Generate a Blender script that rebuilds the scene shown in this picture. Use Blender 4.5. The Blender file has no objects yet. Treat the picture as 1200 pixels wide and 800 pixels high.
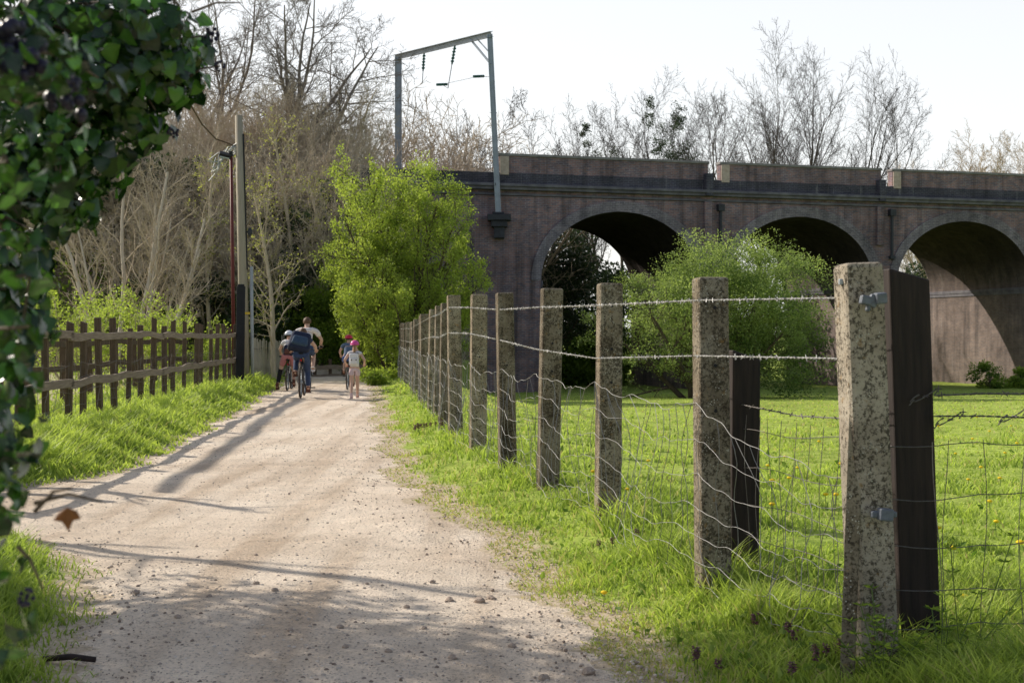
import bpy, math, random
import numpy as np
from mathutils import Vector

PI = math.pi
C = bpy.context.scene.collection
R = random.Random(11)
NR = np.random.default_rng(11)
EYE = 1.35
def rad(a): return math.radians(a)
def P(px, py, Z):
    return ((px-600)/1500*Z, Z, EYE-(py-393)/1500*Z)
def X(px, Z): return (px-600)/1500*Z
def H(py, Z): return EYE-(py-393)/1500*Z
SUN_AZ, SUN_EL = rad(57), rad(32)
SUNDIR = np.array([-math.sin(SUN_AZ)*math.cos(SUN_EL), math.cos(SUN_AZ)*math.cos(SUN_EL), math.sin(SUN_EL)])

# ------------------------------------------------------------------ geometry helpers
class Geo:
    def __init__(s): s.V=[]; s.F=[]; s.n=0; s.col=[]; s.hascol=False
    def add(s, V, F, mi=0, col=None):
        V=np.asarray(V,float).reshape(-1,3)
        if not isinstance(F,list): F=[F]
        for f in F:
            f=np.asarray(f,int)
            if f.size: s.F.append((f+s.n, mi))
        s.V.append(V); s.n+=len(V)
        if col is None: col=np.ones((len(V),3))*0.5
        else:
            s.hascol=True
            col=np.array(np.broadcast_to(np.asarray(col,float),(len(V),3)))
        s.col.append(col)
    def build(s, name, mats, parent=None, smooth=False, bevel=None, loc=None):
        if not isinstance(mats,(list,tuple)): mats=[mats]
        me=bpy.data.meshes.new(name)
        V=np.concatenate(s.V)
        me.vertices.add(len(V)); me.vertices.foreach_set('co',V.astype(np.float32).ravel())
        loops=np.concatenate([f.ravel() for f,_ in s.F])
        tot=np.concatenate([np.full(len(f),f.shape[1]) for f,_ in s.F])
        mi=np.concatenate([np.full(len(f),m) for f,m in s.F])
        st=np.concatenate([[0],np.cumsum(tot)[:-1]])
        me.loops.add(len(loops)); me.loops.foreach_set('vertex_index',loops.astype(np.int32))
        me.polygons.add(len(tot)); me.polygons.foreach_set('loop_start',st.astype(np.int32))
        me.polygons.foreach_set('material_index',mi.astype(np.int32))
        me.polygons.foreach_set('use_smooth',np.full(len(tot),bool(smooth)))
        for m in mats: me.materials.append(m)
        if s.hascol:
            a=me.attributes.new('Col','FLOAT_COLOR','POINT')
            c=np.concatenate(s.col); c4=np.ones((len(c),4),np.float32); c4[:,:3]=c
            a.data.foreach_set('color',c4.ravel())
        me.update(calc_edges=True); me.validate()
        o=bpy.data.objects.new(name,me); C.objects.link(o)
        if parent is not None: o.parent=parent
        if loc is not None: o.location=loc
        if bevel:
            b=o.modifiers.new('Bevel','BEVEL'); b.width=bevel; b.segments=2; b.limit_method='ANGLE'
        return o

BOXF=np.array([[0,1,3,2],[4,6,7,5],[0,4,5,1],[2,3,7,6],[0,2,6,4],[1,5,7,3]])
def box(g, c, size, rz=0, mi=0, tilt=None, taper=1.0, col=None):
    sx,sy,sz=[v/2 for v in size]
    V=[]
    for x in(-1,1):
        for y in(-1,1):
            for z in(-1,1):
                k=taper if z>0 else 1
                V.append((x*sx*k,y*sy*k,z*sz))
    V=np.array(V)
    if tilt is not None:
        ax,ay=tilt
        V=V@np.array([[1,0,0],[0,math.cos(ax),math.sin(ax)],[0,-math.sin(ax),math.cos(ax)]])
        V=V@np.array([[math.cos(ay),0,-math.sin(ay)],[0,1,0],[math.sin(ay),0,math.cos(ay)]])
    ca,sa=math.cos(rz),math.sin(rz)
    V=V@np.array([[ca,sa,0],[-sa,ca,0],[0,0,1]])
    g.add(V+np.array(c),BOXF,mi,col)

def tubes(g, polys, sides=5, mi=0, col=None, caps=False):
    groups={}
    for pts,rr in polys: groups.setdefault(len(pts),[]).append((pts,rr))
    for n,L in groups.items():
        A=np.array([p for p,_ in L],float); r=np.array([q for _,q in L],float)
        m=len(L)
        T=np.gradient(A,axis=1)
        T/=np.linalg.norm(T,axis=2,keepdims=True)+1e-9
        mean=np.abs(T.mean(axis=1))
        ref=np.zeros((m,3)); ref[np.arange(m),np.argmin(mean,axis=1)]=1
        N=np.cross(T,ref[:,None,:]); N/=np.linalg.norm(N,axis=2,keepdims=True)+1e-9
        B=np.cross(T,N)
        an=np.arange(sides)*2*PI/sides
        ring=A[:,:,None,:]+r[:,:,None,None]*(np.cos(an)[None,None,:,None]*N[:,:,None,:]+np.sin(an)[None,None,:,None]*B[:,:,None,:])
        V=ring.reshape(-1,3)
        base=(np.arange(m)*n*sides)[:,None,None]
        i=np.arange(n-1)[None,:,None]*sides; j=np.arange(sides)[None,None,:]; j2=(j+1)%sides
        F=np.stack([base+i+j,base+i+j2,base+i+sides+j2,base+i+sides+j],axis=-1).reshape(-1,4)
        fs=[F]
        if caps:
            e=np.arange(sides)
            fs.append(np.array([b*n*sides+e[::-1] for b in range(m)]))
            fs.append(np.array([b*n*sides+(n-1)*sides+e for b in range(m)]))
        g.add(V,fs,mi,col)

def lathe(g, prof, c=(0,0,0), seg=12, mi=0, axis='z', col=None, sy=1.0):
    prof=np.array(prof,float); n=len(prof)
    an=np.arange(seg)*2*PI/seg
    V=np.zeros((n,seg,3))
    V[:,:,0]=prof[:,0:1]*np.cos(an); V[:,:,1]=prof[:,0:1]*np.sin(an)*sy; V[:,:,2]=prof[:,1:2]
    if axis=='x': V=V[:,:,[2,0,1]]
    if axis=='y': V=V[:,:,[1,2,0]]
    i=np.arange(n-1)[:,None]*seg; j=np.arange(seg)[None,:]; j2=(j+1)%seg
    F=np.stack([i+j,i+j2,i+seg+j2,i+seg+j],axis=-1).reshape(-1,4)
    g.add(V.reshape(-1,3)+np.array(c),F,mi,col)

def ellipsoid(g, c, r, seg=12, rings=8, mi=0, jitter=0, zmin=-1.0, col=None):
    a0=math.asin(max(-1,zmin))
    a=np.linspace(a0,PI/2,rings)
    prof=np.stack([np.cos(a),np.sin(a)],1)
    sub=Geo(); lathe(sub,prof,seg=seg)
    V=np.concatenate(sub.V)
    if jitter: V=V*(1+jitter*(NR.random((len(V),1))-.5))
    g.add(V*np.array(r)+np.array(c),[f for f,_ in sub.F],mi,col)

def torus(g, c, R0, r0, seg=36, sd=8, axis='x', mi=0):
    an=np.linspace(0,2*PI,seg+1)
    prof=[(R0+r0*math.cos(t),r0*math.sin(t)) for t in np.linspace(0,2*PI,sd+1)]
    lathe(g,prof,c,seg,mi,axis)

def sweep_slab(g, pts, side, hh, th, mi=0, col=None):
    """rectangular bar along pts; hh = list of (up, down) half heights, side = unit sideways vector"""
    pts=np.array(pts,float); n=len(pts); side=np.array(side,float)
    V=[]
    for p,(u,d) in zip(pts,hh):
        V+= [p+side*th/2+[0,0,u], p-side*th/2+[0,0,u], p-side*th/2-[0,0,d], p+side*th/2-[0,0,d]]
    F=[]
    for i in range(n-1):
        for k in range(4):
            F.append([i*4+k,i*4+(k+1)%4,(i+1)*4+(k+1)%4,(i+1)*4+k])
    F.append([3,2,1,0]); e=(n-1)*4; F.append([e,e+1,e+2,e+3])
    g.add(V,np.array(F),mi,col)

# ------------------------------------------------------------------ object tagging
def tag(o,label=None,cat=None,group=None,kind=None):
    if label: o['label']=label
    if cat: o['category']=cat
    if group: o['group']=group
    if kind: o['kind']=kind
    return o
def thing(name,label,cat,loc=(0,0,0),rz=0,group=None):
    o=bpy.data.objects.new(name,None); C.objects.link(o)
    o.empty_display_size=.2
    o.location=loc; o.rotation_euler=(0,0,rz)
    return tag(o,label,cat,group)
def dup(root,loc=None,rz=None,sc=None,label=None,group=None):
    r=root.copy(); C.objects.link(r)
    if loc is not None: r.location=loc
    if rz is not None: r.rotation_euler=(0,0,rz)
    if sc is not None: r.scale=sc if isinstance(sc,(tuple,list)) else (sc,sc,sc)
    if label: r['label']=label
    if group: r['group']=group
    for ch in list(root.children):
        c=ch.copy(); C.objects.link(c); c.parent=r
        for s in list(ch.children):
            d=s.copy(); C.objects.link(d); d.parent=c
    return r

# ------------------------------------------------------------------ materials
def new_mat(name):
    m=bpy.data.materials.new(name); m.use_nodes=True
    nt=m.node_tree; nt.nodes.clear()
    return m,nt
def N_(nt,t,**kw):
    n=nt.nodes.new(t)
    for k,v in kw.items(): setattr(n,k,v)
    return n
def ramp(nt,fac,stops):
    n=N_(nt,'ShaderNodeValToRGB'); e=n.color_ramp.elements
    while len(e)<len(stops): e.new(.5)
    for el,(p,c) in zip(e,stops):
        el.position=p; el.color=(c[0],c[1],c[2],1) if not isinstance(c,(int,float)) else (c,c,c,1)
    nt.links.new(fac,n.inputs[0]); return n.outputs[0]
def noise(nt,co,scale,detail=4,rough=.55,dist=0):
    n=N_(nt,'ShaderNodeTexNoise'); n.inputs['Scale'].default_value=scale
    n.inputs['Detail'].default_value=detail; n.inputs['Roughness'].default_value=rough
    n.inputs['Distortion'].default_value=dist
    if co is not None: nt.links.new(co,n.inputs['Vector'])
    return n.outputs['Fac']
def voro(nt,co,scale,feature='F1'):
    n=N_(nt,'ShaderNodeTexVoronoi'); n.feature=feature; n.inputs['Scale'].default_value=scale
    nt.links.new(co,n.inputs['Vector']); return n
def mixc(nt,f,a,b,mode='MIX'):
    n=N_(nt,'ShaderNodeMix'); n.data_type='RGBA'; n.blend_type=mode
    for k,v in((0,f),(6,a),(7,b)):
        s=n.inputs[k]
        if hasattr(v,'is_linked') or hasattr(v,'links'): nt.links.new(v,s)
        elif isinstance(v,(int,float)): s.default_value=v if k==0 else (v,v,v,1)
        else: s.default_value=(v[0],v[1],v[2],1)
    return n.outputs[2]
def math_(nt,op,a,b=0.0):
    n=N_(nt,'ShaderNodeMath'); n.operation=op
    for s,v in((n.inputs[0],a),(n.inputs[1],b)):
        if hasattr(v,'links'): nt.links.new(v,s)
        else: s.default_value=v
    return n.outputs[0]
def coords(nt,kind='Object',scale=(1,1,1)):
    t=N_(nt,'ShaderNodeTexCoord'); m=N_(nt,'ShaderNodeMapping')
    nt.links.new(t.outputs[kind],m.inputs[0]); m.inputs['Scale'].default_value=scale
    return m.outputs[0]
def finish(nt,col,rough=.8,bump=None,bstr=.3,bdist=.02,metal=0,spec=.3,transl=None,tcol=None):
    b=N_(nt,'ShaderNodeBsdfPrincipled'); out=N_(nt,'ShaderNodeOutputMaterial')
    if hasattr(col,'links'): nt.links.new(col,b.inputs['Base Color'])
    else: b.inputs['Base Color'].default_value=(*col,1)
    if hasattr(rough,'links'): nt.links.new(rough,b.inputs['Roughness'])
    else: b.inputs['Roughness'].default_value=rough
    b.inputs['Metallic'].default_value=metal
    b.inputs['Specular IOR Level'].default_value=spec
    if bump is not None:
        bn=N_(nt,'ShaderNodeBump'); bn.inputs['Strength'].default_value=bstr; bn.inputs['Distance'].default_value=bdist
        nt.links.new(bump,bn.inputs['Height']); nt.links.new(bn.outputs[0],b.inputs['Normal'])
    sh=b.outputs[0]
    if transl:
        t=N_(nt,'ShaderNodeBsdfTranslucent'); c=tcol if tcol is not None else col
        if hasattr(c,'links'): nt.links.new(c,t.inputs[0])
        else: t.inputs[0].default_value=(*c,1)
        mx=N_(nt,'ShaderNodeMixShader'); mx.inputs[0].default_value=transl
        nt.links.new(sh,mx.inputs[1]); nt.links.new(t.outputs[0],mx.inputs[2]); sh=mx.outputs[0]
    nt.links.new(sh,out.inputs[0])
def simple(name,c1,c2=None,scale=8,rough=.7,bstr=.2,metal=0,spec=.3,stretch=(1,1,1),kind='Object',bdist=.01,lo=.3,hi=.7):
    m,nt=new_mat(name); co=coords(nt,kind,stretch)
    f=noise(nt,co,scale,6,.6)
    col=ramp(nt,f,[(lo,c1),(hi,c2 or tuple(v*.7 for v in c1))])
    finish(nt,col,rough,f,bstr,bdist,metal,spec); return m
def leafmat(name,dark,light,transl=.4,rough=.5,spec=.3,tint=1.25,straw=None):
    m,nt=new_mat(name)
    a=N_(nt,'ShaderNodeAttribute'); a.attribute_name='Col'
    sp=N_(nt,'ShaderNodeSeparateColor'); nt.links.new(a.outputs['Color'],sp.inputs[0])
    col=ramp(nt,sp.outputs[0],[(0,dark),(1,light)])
    if straw: col=mixc(nt,sp.outputs[1],col,straw)
    tc=mixc(nt,1.0,col,(tint*1.05,tint*1.1,tint*.7),'MULTIPLY')
    finish(nt,col,rough,transl=transl,tcol=tc,spec=spec); return m

def brick_mat(name,base,alt,mortar,soot=.5,dark=1.0,soffit_shade=False):
    m,nt=new_mat(name)
    t=N_(nt,'ShaderNodeTexCoord'); s=N_(nt,'ShaderNodeSeparateXYZ'); nt.links.new(t.outputs['Object'],s.inputs[0])
    u=math_(nt,'ADD',s.outputs[0],s.outputs[1]); cb=N_(nt,'ShaderNodeCombineXYZ')
    nt.links.new(u,cb.inputs[0]); nt.links.new(s.outputs[2],cb.inputs[1])
    b=N_(nt,'ShaderNodeTexBrick'); nt.links.new(cb.outputs[0],b.inputs['Vector'])
    b.inputs['Scale'].default_value=1; b.inputs['Brick Width'].default_value=.235; b.inputs['Row Height'].default_value=.077
    b.inputs['Mortar Size'].default_value=.011; b.inputs['Bias'].default_value=-.1
    b.inputs['Color1'].default_value=(*base,1); b.inputs['Color2'].default_value=(*alt,1); b.inputs['Mortar'].default_value=(*mortar,1)
    co=t.outputs['Object']
    big=noise(nt,co,.35,5,.6); col=mixc(nt,1.0,b.outputs[0],ramp(nt,big,[(.3,.55),(.7,1.28)]),'MULTIPLY')
    med=noise(nt,co,2.2,6,.7); col=mixc(nt,1.0,col,ramp(nt,med,[(.3,.7),(.72,1.25)]),'MULTIPLY')
    # rain streaks
    mp=N_(nt,'ShaderNodeMapping'); mp.inputs['Scale'].default_value=(2.2,2.2,.16); nt.links.new(co,mp.inputs[0])
    st=noise(nt,mp.outputs[0],1.0,5,.6)
    col=mixc(nt,ramp(nt,st,[(.48,0),(.68,soot)]),col,(.035*dark,.033*dark,.036*dark))
    mp2=N_(nt,'ShaderNodeMapping'); mp2.inputs['Scale'].default_value=(3.5,3.5,.22); mp2.inputs['Location'].default_value=(9,3,1); nt.links.new(co,mp2.inputs[0])
    wt=noise(nt,mp2.outputs[0],1.0,6,.65)
    col=mixc(nt,ramp(nt,wt,[(.6,0),(.78,.6)]),col,(.45,.43,.41))
    if soffit_shade: col=mixc(nt,1.0,col,ramp(nt,math_(nt,'MULTIPLY',math_(nt,'ADD',s.outputs[2],math_(nt,'MULTIPLY',big,1.2)),.1),[(.40,1.0),(.56,.22)]),'MULTIPLY')  # soffit shade put into the brick colour, darkening above the springing
    finish(nt,col,.9,b.outputs['Fac'],-.35,.01,spec=.15); return m

M={}
M['brick']=brick_mat('brick_purple',(.33,.185,.165),(.15,.115,.145),(.28,.265,.285),.65)
M['brick_vault']=brick_mat('brick_vault',(.27,.195,.165),(.19,.145,.135),(.24,.215,.205),.5,soffit_shade=True)
M['brick_blue']=brick_mat('brick_blue',(.085,.075,.095),(.05,.05,.07),(.13,.13,.15),.5)
M['brick_ring']=brick_mat('brick_ring',(.26,.215,.23),(.15,.13,.155),(.32,.30,.325),.45)
M['coping']=simple('coping_stone',(.30,.28,.27),(.16,.15,.15),3,.85)
M['stone_band']=simple('stone_band',(.085,.08,.10),(.2,.19,.205),2.2,.85,.4)
M['steel']=simple('galvanised_steel',(.42,.46,.50),(.32,.35,.38),3,.45,.05,metal=.3)
M['iron']=simple('dark_iron',(.05,.055,.065),(.03,.03,.035),5,.55,.1)
M['insul']=simple('insulator_glaze',(.03,.10,.09),(.05,.14,.12),5,.25)
# lichened concrete posts
def concrete(stops,name):
    m,nt=new_mat(name); co=coords(nt)
    geo=N_(nt,'ShaderNodeObjectInfo')
    off=N_(nt,'ShaderNodeVectorMath'); off.operation='ADD'; nt.links.new(co,off.inputs[0])
    sc=math_(nt,'MULTIPLY',geo.outputs['Random'],37.0); cb=N_(nt,'ShaderNodeCombineXYZ'); nt.links.new(sc,cb.inputs[0]); nt.links.new(sc,cb.inputs[2])
    nt.links.new(cb.outputs[0],off.inputs[1]); co=off.outputs[0]
    a=noise(nt,co,5,6,.65)
    col=ramp(nt,a,stops)
    # dark lichen blotches, fading on clean streaks
    mp=N_(nt,'ShaderNodeMapping'); mp.inputs['Scale'].default_value=(14,14,1.6); nt.links.new(co,mp.inputs[0])
    stv=noise(nt,mp.outputs[0],1,4,.6)
    d=noise(nt,co,75,5,.75); d2=noise(nt,co,9,4,.6)
    mask=math_(nt,'ADD',d,math_(nt,'MULTIPLY',math_(nt,'ADD',d2,stv),.35))
    col=mixc(nt,ramp(nt,mask,[(.82,0),(.93,.85)]),col,(.04,.032,.022))
    o=noise(nt,co,21,4,.6); col=mixc(nt,ramp(nt,o,[(.62,0),(.7,.6)]),col,(.33,.2,.075))
    v=voro(nt,co,85); w=ramp(nt,v.outputs['Distance'],[(.16,1),(.3,0)])
    n3=noise(nt,co,16,3); w=math_(nt,'MULTIPLY',w,ramp(nt,n3,[(.5,0),(.6,1)]))
    col=mixc(nt,w,col,(.62,.6,.54))
    col=mixc(nt,1.0,col,ramp(nt,geo.outputs['Random'],[(0,(.72,.70,.66)),(.5,(.95,.93,.9)),(1,(1.2,1.17,1.1))]),'MULTIPLY')
    bm=math_(nt,'ADD',d,math_(nt,'MULTIPLY',w,.4))
    finish(nt,col,.92,bm,.7,.006,spec=.15); return m
M['concrete']=concrete([(.3,(.15,.12,.085)),(.5,(.265,.225,.17)),(.7,(.37,.33,.265))],'lichen_concrete')
M['concrete_pale']=concrete([(.3,(.28,.235,.18)),(.5,(.47,.41,.335)),(.7,(.60,.54,.45))],'pale_stained_concrete')
M['tar_wood']=simple('tarred_timber',(.018,.013,.012),(.045,.03,.025),7,.75,.5,stretch=(6,6,.5),bdist=.01)
M['fence_wood']=simple('weathered_fence_wood',(.065,.042,.028),(.15,.105,.07),9,.85,.4,stretch=(5,5,.6))
M['rail_wood']=simple('weathered_rail_wood',(.17,.13,.095),(.31,.25,.19),7,.85,.4,stretch=(1,.5,6))
M['pale_wood']=simple('silvered_paling',(.30,.27,.22),(.42,.38,.31),9,.85,.3,stretch=(4,4,.6))
M['pole_wood']=simple('pole_wood',(.30,.26,.19),(.40,.35,.27),6,.8,.3,stretch=(5,5,.3))
M['red_paint']=simple('dark_red_paint',(.16,.03,.025),(.11,.02,.02),5,.55,.05)
M['black_paint']=simple('black_paint',(.012,.012,.015),(.02,.02,.022),5,.6,.05)
M['grey_pipe']=simple('grey_conduit',(.42,.44,.44),(.34,.36,.36),5,.5,.05)
M['glass']=simple('lamp_glass',(.55,.6,.62),(.45,.5,.52),5,.1,0)
M['yellow_tape']=simple('yellow_band',(.7,.5,.05),(.6,.4,.04),8,.6)
M['wire']=simple('galvanised_wire',(.44,.43,.42),(.27,.26,.25),40,.5,0,metal=.15)
M['wire_net']=simple('dull_netting_wire',(.36,.35,.34),(.22,.21,.2),40,.5,0,metal=.15)
M['wire_dark']=simple('weathered_wire',(.19,.18,.17),(.12,.10,.09),40,.6,0,metal=.3)
M['bracket']=simple('grey_bracket',(.19,.21,.25),(.10,.11,.13),30,.55,.3)
M['bark_tan']=simple('scrub_bark',(.62,.53,.41),(.42,.34,.24),6,.9,.2,stretch=(4,4,.6))
M['bark_pale']=simple('pale_bark',(.66,.60,.51),(.42,.36,.29),4,.85,.2,stretch=(2,2,.5))
M['bark_grey']=simple('grey_bark',(.27,.235,.20),(.17,.145,.12),5,.9,.3,stretch=(3,3,.5))
M['bark_sky']=simple('skyline_bark',(.115,.095,.08),(.07,.058,.05),5,.9,.2)
M['bark_brown']=simple('brown_bark',(.13,.10,.07),(.07,.05,.035),6,.9,.3,stretch=(3,3,.5))
M['leaf_lime']=leafmat('lime_leaves',(.085,.15,.02),(.49,.57,.115),.5)
M['leaf_haw']=leafmat('hawthorn_leaves',(.065,.12,.022),(.46,.55,.19),.42)
M['leaf_bud']=leafmat('fresh_bush_leaves',(.16,.22,.03),(.52,.62,.13),.45)
M['leaf_dark']=leafmat('evergreen_leaves',(.018,.036,.018),(.085,.13,.05),.2)
M['leaf_mid']=leafmat('mid_green_leaves',(.06,.115,.018),(.38,.50,.075),.5)
M['leaf_olive']=leafmat('budding_leaves',(.22,.22,.05),(.5,.52,.14),.4)
M['leaf_ivy']=leafmat('ivy_leaves',(.004,.015,.006),(.085,.22,.032),.2,.26,.5,1.6)
M['berry']=simple('ivy_berries',(.015,.013,.03),(.03,.025,.06),30,.4)
M['grass']=leafmat('grass_blades',(.05,.125,.016),(.66,.77,.17),.45,.55,.25,1.2,straw=(.50,.42,.23))
M['skin']=simple('skin',(.62,.40,.30),(.56,.35,.26),6,.55,.02)
def cloth(n,c,k=.75): return simple(n,c,tuple(v*k for v in c),14,.85,.15)

def path_mat():
    m,nt=new_mat('gravel_path'); co=coords(nt)
    a=noise(nt,co,.55,5,.6); b=noise(nt,co,3.5,6,.7); c=noise(nt,co,55,5,.7)
    col=ramp(nt,a,[(.3,(.72,.585,.455)),(.55,(.90,.765,.62)),(.75,(.95,.84,.70))])
    col=mixc(nt,1.0,col,ramp(nt,b,[(.3,.86),(.65,1.1)]),'MULTIPLY')
    col=mixc(nt,1.0,col,ramp(nt,c,[(.3,.42),(.45,1.0),(.62,1.06),(.72,1.2)]),'MULTIPLY')
    mr=N_(nt,'ShaderNodeMapping'); mr.inputs['Scale'].default_value=(2.6,.12,1); mr.inputs['Rotation'].default_value=(0,0,rad(-7)); nt.links.new(co,mr.inputs[0])
    rut=noise(nt,mr.outputs[0],1,3,.5); col=mixc(nt,1.0,col,ramp(nt,rut,[(.36,(.80,.76,.72)),(.5,1.0),(.7,1.05)]),'MULTIPLY')
    v=voro(nt,co,60); vd=v.outputs['Distance']
    sp=N_(nt,'ShaderNodeSeparateColor'); nt.links.new(v.outputs['Color'],sp.inputs[0])
    keep=math_(nt,'GREATER_THAN',sp.outputs[0],.62)
    st=math_(nt,'MULTIPLY',ramp(nt,vd,[(.25,1),(.36,0)]),keep)
    col=mixc(nt,math_(nt,'MULTIPLY',st,.75),col,ramp(nt,sp.outputs[1],[(0,(.26,.19,.15)),(.6,(.55,.45,.37)),(1,(.75,.7,.63))]))
    hgt=math_(nt,'ADD',math_(nt,'MULTIPLY',c,.6),math_(nt,'ADD',math_(nt,'MULTIPLY',st,.35),b))
    finish(nt,col,.95,hgt,1.0,.04,spec=.1); return m
M['path']=path_mat()
def ground_mat():
    m,nt=new_mat('grass_ground'); co=coords(nt)
    at=N_(nt,'ShaderNodeAttribute'); at.attribute_name='Col'
    sp=N_(nt,'ShaderNodeSeparateColor'); nt.links.new(at.outputs['Color'],sp.inputs[0])
    a=noise(nt,co,.22,5,.6); b=noise(nt,co,5,6,.7); c=noise(nt,co,28,4,.7)
    g=ramp(nt,b,[(.3,(.15,.23,.03)),(.55,(.36,.45,.085)),(.75,(.52,.58,.17))])
    g=mixc(nt,1.0,g,ramp(nt,a,[(.3,.8),(.7,1.15)]),'MULTIPLY')
    d=ramp(nt,c,[(.3,(.33,.255,.17)),(.55,(.56,.46,.34)),(.8,(.70,.59,.46))])
    f=math_(nt,'ADD',sp.outputs[0],math_(nt,'MULTIPLY',math_(nt,'SUBTRACT',b,.5),.9))
    col=mixc(nt,ramp(nt,f,[(.35,0),(.6,1)]),g,d)
    l=ramp(nt,c,[(.3,(.11,.085,.055)),(.7,(.26,.205,.14))])
    col=mixc(nt,ramp(nt,math_(nt,'ADD',sp.outputs[1],math_(nt,'MULTIPLY',math_(nt,'SUBTRACT',b,.5),.6)),[(.4,0),(.6,1)]),col,l)
    finish(nt,col,.95,c,.5,.03,spec=.1); return m
M['ground']=ground_mat()
M['gravel']=leafmat('gravel_stones',(.20,.15,.115),(.78,.68,.58),0,.9,.2)
M['stone']=simple('flint_stone',(.52,.43,.35),(.27,.20,.16),9,.85,.3,kind='Generated')

# ------------------------------------------------------------------ terrain
YR=[0,2,4.97,6.8,8.9,12.1,18.9,30.2,43,60]; XR=[1.3,.95,.46,.18,-.28,-1.08,-1.98,-3.3,-4.8,-6.4]
YL=[0,3,5.0,5.83,6.8,8.2,8.8,9.5,10.6,11.2,11.6,12.9,17.3,26,32.7,43,60]; XL=[-1.7,-1.72,-1.76,-1.9,-2.3,-2.9,-3.6,-6.2,-6.2,-4.5,-4.15,-3.87,-4.27,-5.2,-6.0,-7.5,-10]
YF=[0,4.8,6.2,8.4,10.1,11.4,13.4,15.2,37,60]; XF=[2.6,1.34,.97,.62,.28,-.05,-.37,-.67,-3.2,-5.8]
def wob(y,k): return .07*np.sin(y*2.3+k)+.05*np.sin(y*5.1+2*k)+.03*np.sin(y*11.7+k*3)
def xr(y): return np.interp(y,YR,XR)+wob(y,1.0)
def xl(y): return np.interp(y,YL,XL)+wob(y,4.0)
def xf(y): return np.interp(y,YF,XF)
def sst(t): t=np.clip(t,0,1); return t*t*(3-2*t)
TH=rad(15.7); VC,VS=math.cos(TH),math.sin(TH); VX0,VY0=-.55,55.0
def vlocal(x,y):
    dx,dy=x-VX0,y-VY0
    return dx*VC+dy*VS, -dx*VS+dy*VC
def vworld(s,t): return VX0+s*VC-t*VS, VY0+s*VS+t*VC
def hgt(x,y):
    x=np.asarray(x,float); y=np.asarray(y,float)
    rr=sst((x-xr(y))/1.2)*(np.interp(y,[0,4,7,40,46],[.09,.1,.17,.17,.0]))
    zf=np.interp(y,[0,5,12,25,55,75,200],[.1,.1,.1,-.2,-1.1,-1.2,-1.4])
    w=sst((x-xf(y)-.1)/3.5)
    z=rr*(1-w)+zf*w
    l=sst((xl(y)-x)/.9)*.16
    z=np.where(x<xl(y),l,z)
    s,t=vlocal(x,y)
    e=7.5-np.maximum(0,np.maximum(-t,t-8.6))/1.35-np.maximum(0,s+5.8)/.62
    far=np.where((y>36)&(s<6),e,-9)
    z=np.maximum(z,far)
    # inside path stays near flat, with shallow ruts
    bump=.018*np.sin(x*1.7+y*.6)*np.sin(y*1.1-x*.4)+.012*np.sin(x*4.1+1)*np.sin(y*3.3)
    return z+bump
def gz(x,y): return float(hgt(np.array([x]),np.array([y]))[0])

def terrain():
    xs=np.unique(np.concatenate([np.linspace(-9,7,161),np.linspace(-30,-9,42),np.linspace(7,45,60),np.linspace(-120,-30,12),np.linspace(45,120,12),[-900,-500,-250,250,500,900]]))
    ys=np.unique(np.concatenate([[-60,-25,-10,-4,-1,0],np.linspace(.5,20,150),np.linspace(20,48,110),np.linspace(48,80,60),np.linspace(80,140,14),[200,300,500,900,1500]]))
    Xg,Yg=np.meshgrid(xs,ys)
    Z=hgt(Xg,Yg)
    V=np.stack([Xg,Yg,Z],-1).reshape(-1,3)
    nx,ny=len(xs),len(ys)
    i=np.arange(ny-1)[:,None]*nx; j=np.arange(nx-1)[None,:]
    F=np.stack([i+j,i+j+1,i+nx+j+1,i+nx+j],-1).reshape(-1,4)
    x,y=V[:,0],V[:,1]
    dR=x-xr(y); dL=xl(y)-x
    dirt=np.maximum(1-np.abs(dR)/.55,1-np.abs(dL)/.35); dirt=np.where((dR<0)&(dL<0),1,np.clip(dirt,0,1))
    paddock=((x<-7.2)&(x>-22)&(y>8)&(y<40))*.5
    dirt=np.maximum(dirt,paddock)*(y<46)
    s,t=vlocal(x,y)
    litter=((y>40)&(s<1.5)&(V[:,2]>.3))*1.0
    litter=np.maximum(litter,((y>44)&(x<-2))*1.0)
    g=Geo(); g.add(V,F,0,np.stack([dirt,litter,dirt*0],1))
    tag(g.build('ground',M['ground'],smooth=True),kind='structure')
    # path sheet
    ysp=np.concatenate([np.arange(1.0,20,.1),np.arange(20,43.4,.25)])
    k=31; u=np.linspace(0,1,k)
    A=xl(ysp)[:,None]; B=xr(ysp)[:,None]
    e=.05*NR.standard_normal((len(ysp),2))
    Xp=(A+e[:,:1])*(1-u)+(B+e[:,1:])*u; Yp=np.repeat(ysp[:,None],k,1)
    Zp=hgt(Xp,Yp)+.014-.02*np.abs(2*u-1)**8
    V=np.stack([Xp,Yp,Zp],-1).reshape(-1,3)
    i=np.arange(len(ysp)-1)[:,None]*k; j=np.arange(k-1)[None,:]
    F=np.stack([i+j,i+j+1,i+k+j+1,i+k+j],-1).reshape(-1,4)
    g=Geo(); g.add(V,F)
    tag(g.build('path',M['path'],smooth=True),kind='structure')
terrain()

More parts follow.
